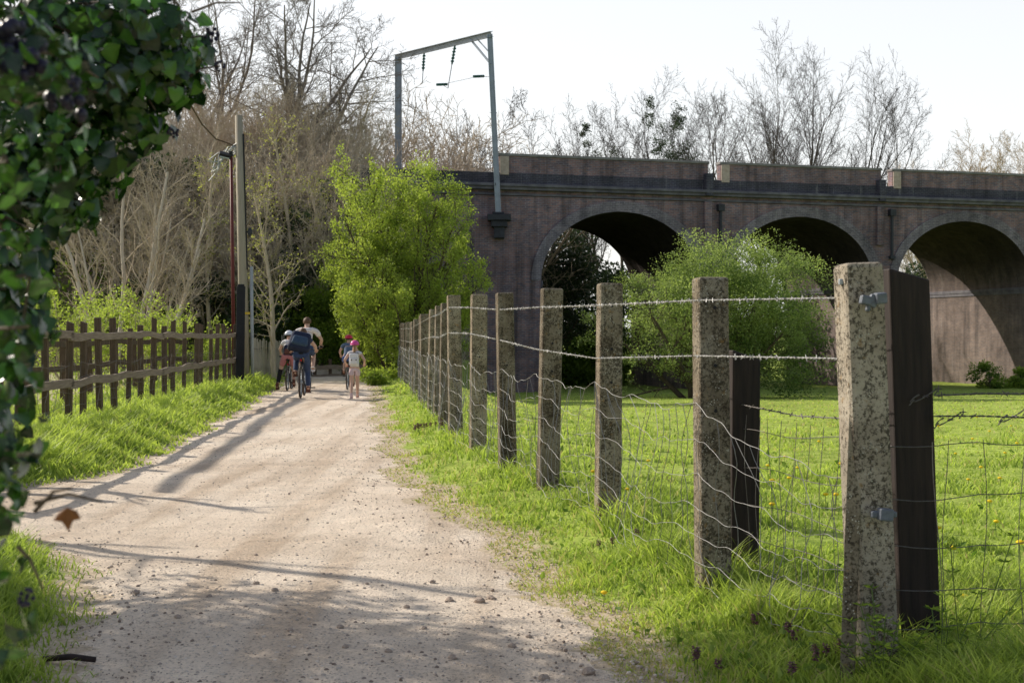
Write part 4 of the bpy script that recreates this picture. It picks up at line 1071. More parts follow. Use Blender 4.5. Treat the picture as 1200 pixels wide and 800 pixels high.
# --- trees seen through the arches
for i,(px,Z,r,cz,lab,mt) in enumerate(((668,72,(2.0,2,4.2),4.6,'dark conifer like tree seen through the first arch','leaf_dark'),(718,76,(2.6,2,3.5),3.4,'dark green tree filling the right of the first arch opening','leaf_dark'),(636,68.5,(2.6,1.6,4.2),4.6,'dark leafy tree at the left edge of the first arch opening','leaf_dark'),(690,64.5,(2.2,.9,1.4),1.2,'low green bush at the foot of the first arch','leaf_mid'),
    (1072,78,(2.0,2,3.6),3.6,'dark tree seen through the left of the third arch','leaf_dark'),(895,112,(7,2.5,6.5),6.4,'dark tree behind the second arch','leaf_dark'),(985,79,(3.4,2,4.4),4.5,'dark tree behind the second arch beside the pier','leaf_dark'),(812,69,(3.2,1.8,4.0),4.2,'dark tree behind the pier right of the first arch','leaf_dark'),(1130,90,(3,2,3),3,'dark tree far behind the third arch','leaf_mid'))):
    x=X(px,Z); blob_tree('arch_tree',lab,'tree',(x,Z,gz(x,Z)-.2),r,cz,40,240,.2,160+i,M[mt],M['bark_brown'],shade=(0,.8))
for i,(px,Z,r,lab) in enumerate(((1160,60,(1.0,.8,.75),'dark round bush at the foot of the sunlit third arch pier'),(1196,60.5,(.7,.7,.5),'smaller pale green bush right of the dark round bush by the third arch'))):
    x=X(px,Z); blob_tree('small_bush',lab,'bush',(x,Z,gz(x,Z)-.05),r,r[2]*.8,20,150,.1,180+i,M['leaf_mid'],M['bark_brown'],th=.8)
# --- pale green scrub behind the brown fence, plants by the fence end
for i,(px,Z,r,cz,lab) in enumerate(((95,31,(1.3,1,.95),1.2,'pale yellow green bush behind the left part of the brown fence'),(160,33,(1.2,1,.8),1.1,'pale yellow green bush behind the middle of the brown fence'),(215,36,(1.3,1,.6),.9,'thin budding bush behind the fence near the lamp post'))):
    x=X(px,Z); z0=gz(x,Z); rs=random.Random(i); st=[]
    for k in range(11):
        a=rs.random()*6.28; l=rs.uniform(.1,.8); st.append(((.4*math.cos(a),.3*math.sin(a),-.1),(l*math.cos(a),l*math.sin(a),1),rs.uniform(1.5,2.4)*cz/1.1,.022))
    sp=[lv(5,.12,.02,end=.3),lv(4,.2,.04,count=9,t0=.2,ang=45,ratio=.45,rr=.5,rmin=.006),lv(3,.2,.03,count=5,t0=.1,ang=45,ratio=.5,rr=.5,rmin=.005)]
    tree_obj('budding_bush',lab,'bush',st,sp,190+i,M['bark_tan'],(x,Z,z0),leaf=dict(mat=M['leaf_bud'],per=12,size=.065,spread=.07,levels=[1,2]))
for i,(px,Z,r,lab) in enumerate(((440,34,(.42,.4,.28),'leafy green nettle clump at the path edge by the fence end'),(470,36.5,(.5,.4,.8),'yellow green climber on the last concrete post'))):
    x=X(px,Z); blob_tree('leafy_plant',lab,'plant',(x,Z,gz(x,Z)),r,r[2]*.7,18,90,.10,200+i,M['leaf_lime'],M['bark_brown'],th=.4,width=.4)

g=Geo(); n=75000; x=NR.uniform(-32,5,n); y=NR.uniform(41,58,n); z=hgt(x,y); keep=(z>.25)&(y>42.6); x,y,z=x[keep],y[keep],z[keep]; cl=clump(x,y,1.1,4)
leafquads(g,np.stack([x,y,z+.25*NR.random(len(x))*(.3+cl)],1),NR.standard_normal((len(x),3))*.6+[0,-.3,.6],.10+.12*NR.random(len(x)),np.clip(.1+.5*cl+.3*NR.random(len(x)),0,1))
tag(g.build('undergrowth',M['leaf_mid']),'low green ivy and bramble undergrowth covering the railway bank','undergrowth',kind='stuff')
# --- ivy in the near left corner
def ivy():
    root=thing('ivy_clad_tree','dark glossy ivy with berries hanging close at the left edge of the path','ivy',(-1.75,2.4,gz(-1.75,2.4)))
    L=np.array(root.location)
    rs=np.random.default_rng(77); rp=random.Random(77)
    g=Geo(); T=[([(0,0,-.2),(.05,.0,.8),(-.05,.05,1.8),(.1,.1,2.9),(.0,.1,4.0)],[.17,.15,.13,.1,.06])]
    tubes(g,T,10); g.build('trunk',M['bark_brown'],root,smooth=True)
    blobs=[]  # (px,py,Z,rx,ry px, rz m, leaves)
    for b in ((40,20,2.9,120,70,.35,330),(120,40,2.8,90,60,.3,300),(185,45,2.7,55,50,.22,170),(205,85,2.7,36,36,.16,80),(130,95,2.7,70,46,.28,200),(165,140,2.75,30,34,.14,60),(60,120,2.8,80,60,.3,260),(95,180,2.7,50,46,.22,140),(30,225,2.7,60,60,.3,240),(80,240,2.7,26,30,.16,40),(-5,310,2.5,42,60,.25,150),(8,365,2.4,24,46,.18,70),
              (10,60,1.55,80,70,.18,60),(70,90,1.6,55,55,.18,30),(10,190,1.5,60,60,.18,42),(-4,300,1.5,42,52,.16,34),(14,385,1.55,28,46,.14,36),(-14,450,1.5,30,50,.15,34),(4,515,1.45,24,42,.14,30),(-10,590,1.4,24,36,.12,24),(-14,660,1.4,18,36,.1,10),(-4,745,1.35,20,28,.08,9),
              (-120,100,2.4,160,150,.5,420),(-150,330,2.2,140,160,.5,380),(-120,560,1.9,90,140,.35,220),(-230,200,2.4,150,300,.6,420),(-40,480,2.2,40,110,.25,160)):
        blobs.append(b)
    outl=np.array([(0,0),(.20,.10),(.50,.22),(.42,.46),(.30,.72),(0,1.0),(-.30,.72),(-.42,.46),(-.50,.22),(-.20,.10)])
    P_=[];Dn=[];Nn=[];S=[];Sh=[]
    for px,py,Z,rx,ry,rz,n in blobs:
        n=int(n*(1.7 if Z>2 else 1.8)); c=np.array(P(px,py,Z)); r=np.array([rx/1500*Z,rz,ry/1500*Z])
        u=rs.standard_normal((n,3)); u/=np.linalg.norm(u,axis=1,keepdims=True)
        p=c+u*r*(rs.random((n,1))**.35)
        P_.append(p); out=u*.8+np.array([.15,-.35,.25])+rs.standard_normal((n,3))*.45
        Nn.append(out/np.linalg.norm(out,axis=1,keepdims=True))
        d=np.array([0,0,-1.0])+u*.5+rs.standard_normal((n,3))*.4; Dn.append(d)
        S.append((.014+.032*rs.random(n)**1.5)*(1.0 if Z>2 else .8)); sh=.02+.55*rs.random(n)**2.0; m_=rs.random(n)<.055; sh[m_]=rs.uniform(.6,1.0,m_.sum()); Sh.append(sh)
    P_=np.concatenate(P_);Nn=np.concatenate(Nn);Dn=np.concatenate(Dn);S=np.concatenate(S);Sh=np.concatenate(Sh)
    S*=np.where(P_[:,1]<2,.9,1.1)
    d=Dn-(Dn*Nn).sum(1,keepdims=True)*Nn; d/=np.linalg.norm(d,axis=1,keepdims=True)+1e-9
    s=np.cross(d,Nn)
    n=len(P_); k=len(outl)
    V=np.zeros((n,k+2,3))
    w=(.75+.5*rs.random((n,1)))
    for i,(a,b) in enumerate(outl):
        curl=-.25*b*b+ .22*abs(a)*rs.uniform(.3,1.2,(n,1))
        V[:,i]=P_+s*(a*S[:,None]*w)+d*(b*S[:,None])+Nn*(curl*S[:,None])
    for m,b in((k,.3),(k+1,.65)): V[:,m]=P_+d*(b*S[:,None])+Nn*(-.25*b*b*S[:,None])
    F=[[0,1,k],[1,2,k],[2,3,k+1],[3,4,k+1],[4,5,k+1],[5,6,k+1],[6,7,k+1],[7,8,k+1],[8,9,k],[9,0,k],[2,k+1,k],[8,k,k+1]]
    F=(np.arange(n)[:,None,None]*(k+2)+np.array(F)[None]).reshape(-1,3)
    cc=np.repeat(Sh,k+2).reshape(n,k+2).copy(); cc[:,k:]=cc[:,k:]*1.25+.06; cc[:,[0,5]]+=.05
    V+=rs.standard_normal(V.shape)*S[:,None,None]*.035
    g=Geo(); g.add((V.reshape(-1,3)-L),F,0,cc.reshape(-1,1).repeat(3,1))
    o=g.build('ivy_leaves',M['leaf_ivy'],root,smooth=True)
    # woody stems threading the leaves
    g=Geo(); K=[]
    for px,py,Z,rx,ry,rz,n in blobs:
        for q in range(max(2,n//30)):
            a=np.array(P(px+rp.uniform(-.9,.9)*rx-40,py+rp.uniform(-.9,.9)*ry-30,Z))-L; b=np.array(P(px+rp.uniform(-.9,.9)*rx,py+rp.uniform(-.95,.95)*ry,Z+rp.uniform(-1,1)*rz))-L
            m=(a+b)/2+np.array([rp.uniform(-.03,.03),rp.uniform(-.04,.04),rp.uniform(-.02,.05)]); K.append(([a,m,b],[.004,.003,.0015]))
    for q in range(12):
        b=blobs[rp.randrange(len(blobs))]; e=np.array(P(b[0],b[1],b[2]))-L; a=np.array([rp.uniform(-.1,.1),.05,rp.uniform(.4,3.2)])
        K.append(([a,(a+e)/2+[0,0,.1],e],[.008,.005,.0025]))
    tubes(g,K,5); g.build('stems',M['bark_brown'],root)
    # twigs sticking out at the right, with a berry head and bright leaves
    for a,b in(((225,15,2.75),(283,4,2.75)),((180,60,2.7),(247,42,2.7)),((215,95,2.7),(258,78,2.7)),((40,590,1.5),(120,588,1.5)),((40,600,1.5),(85,572,1.5)),((20,640,1.6),(50,690,1.6)),((190,80,2.7),(212,108,2.7))):
        A=np.array(P(*a))-L;B=np.array(P(*b))-L; g=Geo(); tubes(g,[([A,(A+B)/2+[0,0,.01],B],[.003,.0022,.0012])],5); g.build('twig',M['bark_brown'],root)
    for (px,py,Z,r) in((249,41,2.7,.014),(258,78,2.7,.010),(24,60,1.5,.03),(10,75,1.5,.026),(82,118,1.6,.024),(203,155,2.75,.011),(30,700,1.6,.010)):
        g=Geo(); c=np.array(P(px,py,Z))-L
        for q in range(16):
            d=rs.standard_normal(3); d/=np.linalg.norm(d); ellipsoid(g,c+d*r,(r*.33,)*3,7,5)
        g.build('berries',M['berry'],root,smooth=True)
    g=Geo(); c=np.array(P(78,603,1.5))-L  # dead leaf
    V=[c+np.array(v)*.022 for v in((0,0,.4),(.5,.1,.2),(.8,-.1,-.2),(.3,.1,-.35),(.1,0,-.9),(-.3,.1,-.4),(-.7,-.1,-.3),(-.5,.1,.1))]
    g.add(V,np.array([[0,1,2,3],[0,3,4,5],[0,5,6,7]])); g.build('dead_leaf',M['dry_leaf'],root)
M['dry_leaf']=simple('dry_leaf',(.28,.12,.045),(.2,.08,.03),40,.7)
ivy()
# --- trees beside the gateway just outside the left edge, whose shadows lie over the path
def side_trees():
    root=blob_tree('holly_tree','dark holly tree on the left bank whose shade falls across the near path','tree',(-5.9,8.2,gz(-5.9,8.2)),(2.0,1.05,1.7),3.9,52,360,.08,301,M['leaf_dark'],M['bark_brown'])
    sp=[lv(8,.02,0.0,end=.5),lv(5,.15,.05,count=8,t0=.55,ang=45,ratio=.25,rr=.4),lv(3,.2,.05,count=5,t0=.2,ang=40,ratio=.5,rr=.5,rmin=.006)]
    tree_obj('sapling','slim bare sapling by the gateway left of the path','tree',[((0,0,-.2),(0,0,1),3.1,.085)],sp,302,M['bark_grey'],(-6.1,12.55,gz(-6.1,12.55)))
    tree_obj('sapling','taller bare sapling on the bank at the left of the gateway','tree',[((0,0,-.2),(0.05,0,1),4.9,.09)],sp,303,M['bark_grey'],(-7.3,10.7,gz(-7.3,10.7)))
    # leaning ash whose long limb throws the diagonal shadow
    tg=[]
    k=1/math.tan(SUN_EL)
    for t,(gx,gy) in zip(np.linspace(0,1,6),[(-2.95,10.9),(-3.2,13.5),(-3.5,16.5),(-3.85,20),(-4.2,23.5),(-4.5,27)]):
        z=4.2+1.3*t; tg.append((gx-k*z*math.sin(SUN_AZ),gy+k*z*math.cos(SUN_AZ),z))
    b0=(tg[-1][0]-1.2,tg[-1][1]+1.5); z0=gz(*b0)
    root=thing('leaning_tree','bare leaning tree in the paddock with one long low limb','tree',(b0[0],b0[1],z0))
    o=np.array([b0[0],b0[1],z0]); g=Geo()
    tubes(g,[([np.array([0,0,-.2]),np.array([.1,-.1,2.5]),np.array([.6,-.8,4.9]),np.array(tg[-1])-o],[.15,.13,.11,.09])],9)
    g.build('trunk',M['bark_grey'],root,smooth=True)
    g=Geo(); pts=[np.array(p)-o for p in tg[::-1]]; tubes(g,[(pts,[.085,.085,.08,.08,.075,.06])],8); g.build('limb',M['bark_grey'],root,smooth=True)
side_trees()

# ------------------------------------------------------------------ small plants
def dandelions():
    first=None; pts=[(905,592),(925,560),(980,582),(905,565),(1100,618),(1180,716),(1160,588),(1085,605),(875,525),(935,547),(968,580),(1150,548),(1172,560),(1130,700),(1192,520),(1050,548),(1075,612),(1010,560),(870,560),(840,555),(735,572),(695,555),(708,692),(1120,530),(1160,505),(1185,498),(1140,515),(1100,500),(960,520),(1000,512),(900,545),(920,535),(1168,610),(1118,640),(1196,640),(1178,530),(1135,560),(890,515),(1060,505),(985,545),(1030,530),(1145,490),(760,540),(650,545)]
    for k,(px,py) in enumerate(pts):
        Z=(EYE-.05)*1500/(py-393); x=X(px,Z)
        for _ in range(3): Z=(EYE-gz(x,Z)-.1)*1500/(py-393); x=X(px,Z)
        if first is None:
            root=thing('dandelion','small yellow dandelion flower standing in the grass','flower',(x,Z,gz(x,Z)),0,'yellow dandelions scattered in the grass')
            g=Geo(); tubes(g,[([(0,0,0),(.004,.002,.05),(.006,0,.10)],[.0022]*3)],5); g.build('stem',M['leaf_mid_plain'],root)
            g=Geo(); lathe(g,[(.0,.098),(.012,.1),(.02,.108),(.019,.113),(.010,.118),(0,.12)],seg=14); g.build('flower_head',M['dandelion'],root)
            first=root
        else: root=dup(first,(x,Z,gz(x,Z)),R.random()*6,R.uniform(.8,1.15))
    first=None
    spots=[]
    for k in range(16):
        t=k/15; spots.append((483+48*t+R.uniform(-4,4),497-9*t+R.uniform(-3,3)))
    for k in range(12): spots.append((R.uniform(840,1000),R.uniform(700,796)))
    spots+=[(702,620),(718,618),(746,612),(900,690),(815,752),(817,750)]
    for px,py in spots:
        Z=(EYE-.1)*1500/(py-393); x=X(px,Z)
        for _ in range(3): Z=(EYE-gz(x,Z)-.13)*1500/(py-393); x=X(px,Z)
        if first is None:
            root=thing('dead_nettle','purple topped dead nettle growing in the verge grass','plant',(x,Z,gz(x,Z)),0,'purple dead nettles along the fence verge')
            g=Geo(); tubes(g,[([(0,0,0),(.004,0,.07),(0,0,.14)],[.003,.003,.002])],5); g.build('stem',M['leaf_mid_plain'],root)
            g=Geo(); u=NR.standard_normal((40,3)); u[:,2]=-np.abs(u[:,2])*.3; p=np.stack([NR.normal(0,.005,40),NR.normal(0,.005,40),.09+.055*NR.random(40)],1); leafquads(g,p,u,np.full(40,.022),NR.random(40)); g.build('flower_head',M['nettle'],root)
            first=root
        else: dup(first,(x,Z,gz(x,Z)),R.random()*6,R.uniform(.8,1.25) if py<600 else R.uniform(.55,.8))
    # fallen stick
    Z=EYE*1500/(780-393); x=X(82,Z); g=Geo(); tubes(g,[([(-.12,.02,.02),(0,0,.035),(.1,.01,.02)],[.013,.014,.012])],7,caps=True)
    tag(g.build('stick',M['tar_wood'],loc=(x,Z,gz(x,Z)),smooth=True),'short dark stick lying at the grass edge bottom left','stick')
    # leafy goosegrass at corner post foot
    for i,(px,py,lab) in enumerate(((1035,790,'whorled goosegrass plant at the foot of the corner concrete post'),(1105,785,'whorled goosegrass plant at the foot of the dark timber post'),(1130,700,'tall thin goosegrass stem right of the dark timber post'))):
        Z=4.55 if i<2 else 4.7; x=X(px,Z); z0=gz(x,Z); root=thing('goosegrass',lab,'plant',(x,Z,z0))
        rs=random.Random(i); K=[];pos=[];dr=[]
        for s in range(9 if i<2 else 3):
            a=rs.random()*6.28; l=rs.uniform(.15,.5); h=rs.uniform(.15,.32) if i<2 else rs.uniform(.35,.52); pts=[np.array([.02*math.cos(a)+l*math.cos(a)*t*.5,l*math.sin(a)*t*.3,h*t]) for t in np.linspace(0,1,6)]
            K.append((pts,[.002]*6))
            for q in pts[1:]:
                for w in range(6): pos.append(q); dr.append((math.cos(w*1.05),math.sin(w*1.05),.35))
        g=Geo(); tubes(g,K,4); g.build('stem',M['leaf_mid_plain'],root)
        g=Geo(); leafquads(g,np.array(pos),np.array(dr),np.full(len(pos),.035),NR.random(len(pos)),.25); g.build('leaves',M['leaf_mid'],root)
M['leaf_mid_plain']=simple('green_stem',(.12,.18,.04),(.08,.13,.03),20,.7)
M['dandelion']=simple('dandelion_yellow',(.85,.62,.01),(.75,.5,.01),40,.7)
M['nettle']=leafmat('dead_nettle_tops',(.10,.05,.05),(.22,.10,.14),.2)
grass()
dandelions()

# ------------------------------------------------------------------ bicycles and people
def bicycle(name,label,loc,rz,s,framemat,reflect=True):
    root=thing(name,label,'bicycle',loc,rz,None); root.scale=(s,s,s)
    r=.34; A=(0,0,r);B=(0,1.06,r); bb=(0,.44,.28); st=(0,.27,.80); hd=(0,.84,.86); hl=(0,.87,.72)
    g=Geo(); T=[([bb,st],[.017]*2),([st,(0,.83,.82)],[.016]*2),([bb,hl],[.02]*2),([hd,hl],[.02]*2)]
    for sx in(-.06,.06): T+=[([(sx,0,r),(sx*.4,.25,.76)],[.009]*2),([(sx,0,r),(sx*.5,.44,.28)],[.011]*2)]
    T.append(([st,(0,.24,.92)],[.013]*2)); tubes(g,T,8,caps=True); g.build('frame',framemat,root,smooth=True)
    g=Geo(); tubes(g,[([(sx,1.06,r),(sx,.93,.66),(0,.88,.74)],[.012,.015,.018]) for sx in(-.055,.055)],8); g.build('fork',framemat,root,smooth=True)
    g=Geo(); tubes(g,[([hd,(0,.86,1.0)],[.014]*2),([(-.31,.80,1.03),(-.15,.87,1.02),(.15,.87,1.02),(.31,.80,1.03)],[.012]*4)],8,caps=True); h=g.build('handlebar',M['iron'],root,smooth=True)
    for sx in(-1,1):
        g=Geo(); tubes(g,[([(sx*.22,.83,1.026),(sx*.34,.785,1.032)],[.019]*2)],8,caps=True); g.build('grip',M['black_paint'],h,smooth=True)
    g=Geo(); ellipsoid(g,(0,.20,.945),(.085,.12,.035),12,7); ellipsoid(g,(0,.33,.945),(.03,.11,.025),10,6); g.build('saddle',M['black_paint'],root,smooth=True)
    for c in(A,B):
        g=Geo(); torus(g,c,r-.04,.012); K=[(((0,c[1],r)),)]
        T=[([(.015*(-1)**k,c[1],r),(0,c[1]+(r-.04)*math.cos(k*PI/9),r+(r-.04)*math.sin(k*PI/9))],[.0022]*2) for k in range(18)]
        tubes(g,T,3); tubes(g,[([(-.05,c[1],r),(.05,c[1],r)],[.022]*2)],8,caps=True); w=g.build('wheel',M['steel'],root,smooth=True)
        g=Geo(); torus(g,c,r-.024,.024); g.build('tyre',M['tyre'],w,smooth=True)
    g=Geo(); torus(g,(.05,.44,.28),.085,.006,24,5); tubes(g,[([(.07,.44,.28),(.08,.44+.03,.12)],[.011]*2),([(-.07,.44,.28),(-.08,.41,.44)],[.011]*2),([(-.06,.44,.28),(.07,.44,.28)],[.02]*2)],7,caps=True); cr=g.build('crank',M['iron'],root)
    for p in((.14,.47,.11),(-.14,.41,.45)):
        g=Geo(); box(g,p,(.10,.08,.025)); g.build('pedal',M['black_paint'],cr,bevel=.004)
    if reflect:
        g=Geo(); box(g,(0,.17,.80),(.045,.02,.05)); g.build('reflector',M['red_glow'],root,bevel=.005)
    return root
M['tyre']=simple('dusty_tyre',(.10,.075,.06),(.05,.04,.035),20,.9)
M['red_glow']=simple('red_reflector',(.45,.02,.02),(.35,.015,.015),8,.3)

def skinned(name,J,edges,rad_,mat,parent,root=0,sub=2):
    me=bpy.data.meshes.new(name); me.from_pydata([tuple(j) for j in J],edges,[]); me.materials.append(mat)
    o=bpy.data.objects.new(name,me); C.objects.link(o); o.parent=parent
    m=o.modifiers.new('Skin','SKIN'); m.use_smooth_shade=True
    sv=me.skin_vertices[0].data
    for i,r in enumerate(rad_):
        rr=r if isinstance(r,tuple) else (r,r)
        sv[i].radius=rr; sv[i].use_root=(i==root)
    s=o.modifiers.new('Sub','SUBSURF'); s.levels=1; s.render_levels=sub
    return o
def lerp(a,b,t): return tuple(a[i]+(b[i]-a[i])*t for i in range(3))
def person(label,loc,rz,s,J,cl,name='person'):
    """J: pelvis chest neck head  sl el hl  sr er hr  hipl kl al  hipr kr ar (facing +y). cl: clothing options"""
    root=thing(name,label,'person',loc,rz); root.scale=(s,s,s)
    V=[];E=[];Rr=[]
    def v(p,r): V.append(p); Rr.append(r); return len(V)-1
    pel=v(J['pelvis'],(.135,.10)); wa=v(lerp(J['pelvis'],J['chest'],.5),(.115,.085)); ch=v(J['chest'],(.13,.095)); nb=v(lerp(J['chest'],J['neck'],.8),(.075,.065))
    nk=v(J['neck'],.05)
    hd=J['head']; fw=J.get('face',(0,1,0))
    h1=v(lerp(J['neck'],hd,.55),.065); h2=v(hd,(.075,.09)); h3=v((hd[0],hd[1],hd[2]+.075),(.06,.07))
    E+=[(pel,wa),(wa,ch),(ch,nb),(nb,nk),(nk,h1),(h1,h2),(h2,h3)]
    ns=v((hd[0]+fw[0]*.105,hd[1]+fw[1]*.105,hd[2]-.02),.014); E.append((h2,ns))
    for sd in('l','r'):
        a=v(J['s'+sd],.052); b=v(J['e'+sd],.04); c=v(lerp(J['e'+sd],J['h'+sd],.9),.026); d=v(J['h'+sd],.034)
        E+=[(nb,a),(a,b),(b,c),(c,d)]
        e=np.array(J['h'+sd])-np.array(J['e'+sd]); e/=np.linalg.norm(e)+1e-9; q=np.cross(e,[1,0,.2]); q/=np.linalg.norm(q)+1e-9; w=np.cross(e,q)
        for k,(off,ln) in enumerate(((-.026,.07),(-.009,.08),(.009,.078),(.026,.062))):
            p=np.array(J['h'+sd])+e*.045+w*off; f1=v(tuple(p),.0095); f2=v(tuple(p+e*ln*.55+q*.012),.0085); f3=v(tuple(p+e*ln*.8+q*.035),.007); E+=[(d,f1),(f1,f2),(f2,f3)]
        p=np.array(J['h'+sd])+w*-.04+e*.01; f1=v(tuple(p),.0105); f2=v(tuple(p+e*.03+w*-.015+q*.015),.009); E+=[(d,f1),(f1,f2)]
        hp=v(J['hip'+sd],.085); kn=v(J['k'+sd],.056); cf=v(lerp(J['k'+sd],J['a'+sd],.35),.055); an=v(J['a'+sd],.036)
        fd=J.get('foot'+sd,(0,1,0)); toe=v((J['a'+sd][0]+fd[0]*.15,J['a'+sd][1]+fd[1]*.15,J['a'+sd][2]+fd[2]*.15-.05),(.04,.028))
        E+=[(pel,hp),(hp,kn),(kn,cf),(cf,an),(an,toe)]
    skinned('body',V,E,Rr,M['skin'],root)
    # shirt
    k=1.13
    SV=[];SE=[];SR=[]
    def sv_(p,r): SV.append(p);SR.append(r);return len(SV)-1
    a0=sv_(lerp(J['pelvis'],J['chest'],.08),(.15,.115)); a1=sv_(lerp(J['pelvis'],J['chest'],.5),(.14,.108)); a2=sv_(J['chest'],(.155,.118)); a3=sv_(lerp(J['chest'],J['neck'],.75),(.085,.078))
    SE+=[(a0,a1),(a1,a2),(a2,a3)]
    for sd in('l','r'):
        b0=sv_(J['s'+sd],.068); f=cl.get('sleeve',.55); b1=sv_(lerp(J['s'+sd],J['e'+sd],f),.062); SE+=[(a3,b0),(b0,b1)]
    skinned('shirt',SV,SE,SR,cl['shirt'],root,root=1)
    # bottoms
    SV=[];SE=[];SR=[]
    p0=sv_(lerp(J['pelvis'],J['chest'],.12),(.145,.115)); p1=sv_(J['pelvis'],(.155,.125)); SE.append((p0,p1))
    for sd in('l','r'):
        h=sv_(J['hip'+sd],.10); SE.append((p1,h)); ln=cl.get('leg',1.0)
        if ln<1: e=sv_(lerp(J['hip'+sd],J['k'+sd],ln),.085); SE.append((h,e))
        else:
            kk=sv_(J['k'+sd],.072); c2=sv_(lerp(J['k'+sd],J['a'+sd],.4),.066); e=sv_(lerp(J['k'+sd],J['a'+sd],.93),.052); SE+=[(h,kk),(kk,c2),(c2,e)]
    skinned('trousers' if cl.get('leg',1)>=1 else 'shorts',SV,SE,SR,cl['bottom'],root,root=1)
    # shoes
    for sd in('l','r'):
        a=J['a'+sd]; fd=J.get('foot'+sd,(0,1,0))
        heel=(a[0]-fd[0]*.04,a[1]-fd[1]*.04,a[2]-.045); toe=(a[0]+fd[0]*.17,a[1]+fd[1]*.17,a[2]+fd[2]*.17-.06)
        top=(a[0],a[1],a[2]+cl.get('boot',.02))
        skinned('shoe',[top,heel,lerp(heel,toe,.55),toe],[(0,1),(1,2),(2,3)],[(.048,.052),(.048,.05),(.052,.042),(.042,.032)],cl['shoe'],root,root=1)
    # hair
    g=Geo(); hc=np.array(hd)
    if cl.get('hair') is not None:
        ellipsoid(g,hc+np.array([-fw[0]*.018,-fw[1]*.018,.035]),(.092,.106,.105),14,9,zmin=-.35,jitter=.05)
        if cl.get('bun'): ellipsoid(g,hc+np.array([0,-.11,.0]),(.05,.06,.06),10,7)
        if cl.get('tail'): tubes(g,[([hc+[0,-.10,-.04],hc+[.0,-.14,-.12],hc+[.0,-.12,-.24]],[.032,.035,.015])],8)
        g.build('hair',cl['hair'],root,smooth=True)
    for sx in(-1,1):
        pass
    if cl.get('helmet') is not None:
        g=Geo(); ellipsoid(g,hc+np.array([0,-.005,.05]),(.125,.15,.115),18,9,zmin=-.18); h=g.build('helmet',cl['helmet'],root,smooth=True)
        g=Geo(); torus(g,tuple(hc+np.array([0,-.005,.03])),.122,.014,24,6,'z'); V_=g.V[-1]; V_[:,1]=(V_[:,1]-hc[1])*1.18+hc[1]; g.build('helmet_rim',cl.get('rim',M['black_paint']),h,smooth=True)
    for nm,geo,mt in cl.get('extra',[]): geo.build(nm,mt,root,smooth=True)
    return root

navy=cloth('navy_fabric',(.035,.05,.10)); denim=cloth('dark_denim',(.05,.075,.15)); beige=cloth('beige_shirt',(.74,.67,.63),.88); white=cloth('white_cotton',(.75,.72,.72),.9)
palepink=cloth('pale_pink',(.68,.52,.54),.9); pink=cloth('pink_shorts',(.55,.22,.22)); brownhair=simple('brown_hair',(.09,.045,.025),(.16,.09,.05),30,.6); blond=simple('fair_hair',(.35,.2,.09),(.25,.14,.06),30,.6)
bootb=cloth('brown_leather',(.16,.065,.045)); blackc=cloth('black_fabric',(.015,.015,.018)); bluet=cloth('blue_grey_shirt',(.12,.17,.26)); bluesh=cloth('blue_shorts',(.07,.12,.30))
M['helm_pink']=simple('pink_helmet',(.72,.09,.33),(.6,.07,.27),6,.35); M['helm_red']=simple('red_helmet',(.62,.02,.07),(.5,.015,.05),6,.35); M['helm_white']=simple('white_helmet',(.75,.76,.8),(.62,.64,.7),6,.4)

def rider(ar_out=.22,low='r',lean=.42,wide=.19,headf=.12,straddle=None,drop=0.0):
    pel=(0,.17,1.0); ch=(0,.17+lean*.75,1.30-drop*.7); nk=(0,.17+lean*1.0,1.44-drop); hd=(0,.17+lean*1.0+headf,1.545-drop*1.15)
    J=dict(pelvis=pel,chest=ch,neck=nk,head=hd,sl=(-wide,ch[1]+.04,1.37-drop*.85),sr=(wide,ch[1]+.04,1.37-drop*.85),el=(-wide-.11,ch[1]+.14,1.17-drop*.4),er=(wide+.11,ch[1]+.14,1.17-drop*.4),hl=(-.28,.80,1.05),hr=(.28,.80,1.05),
        hipl=(-.10,.19,.95),hipr=(.10,.19,.95))
    down=dict(k=(.12,.47,.58),a=(.14,.40,.205)); up=dict(k=(.13,.60,.84),a=(.14,.36,.55))
    for sd,sx in(('l',-1),('r',1)):
        q=down if sd==low else up
        if straddle==sd: q=dict(k=(.23,.30,.56),a=(.30,.18,.12))
        J['k'+sd]=(sx*q['k'][0],q['k'][1],q['k'][2]); J['a'+sd]=(sx*q['a'][0],q['a'][1],q['a'][2])
    return J
def ploc(px,Z): x=X(px,Z); return (x,Z,gz(x,Z)+.014)
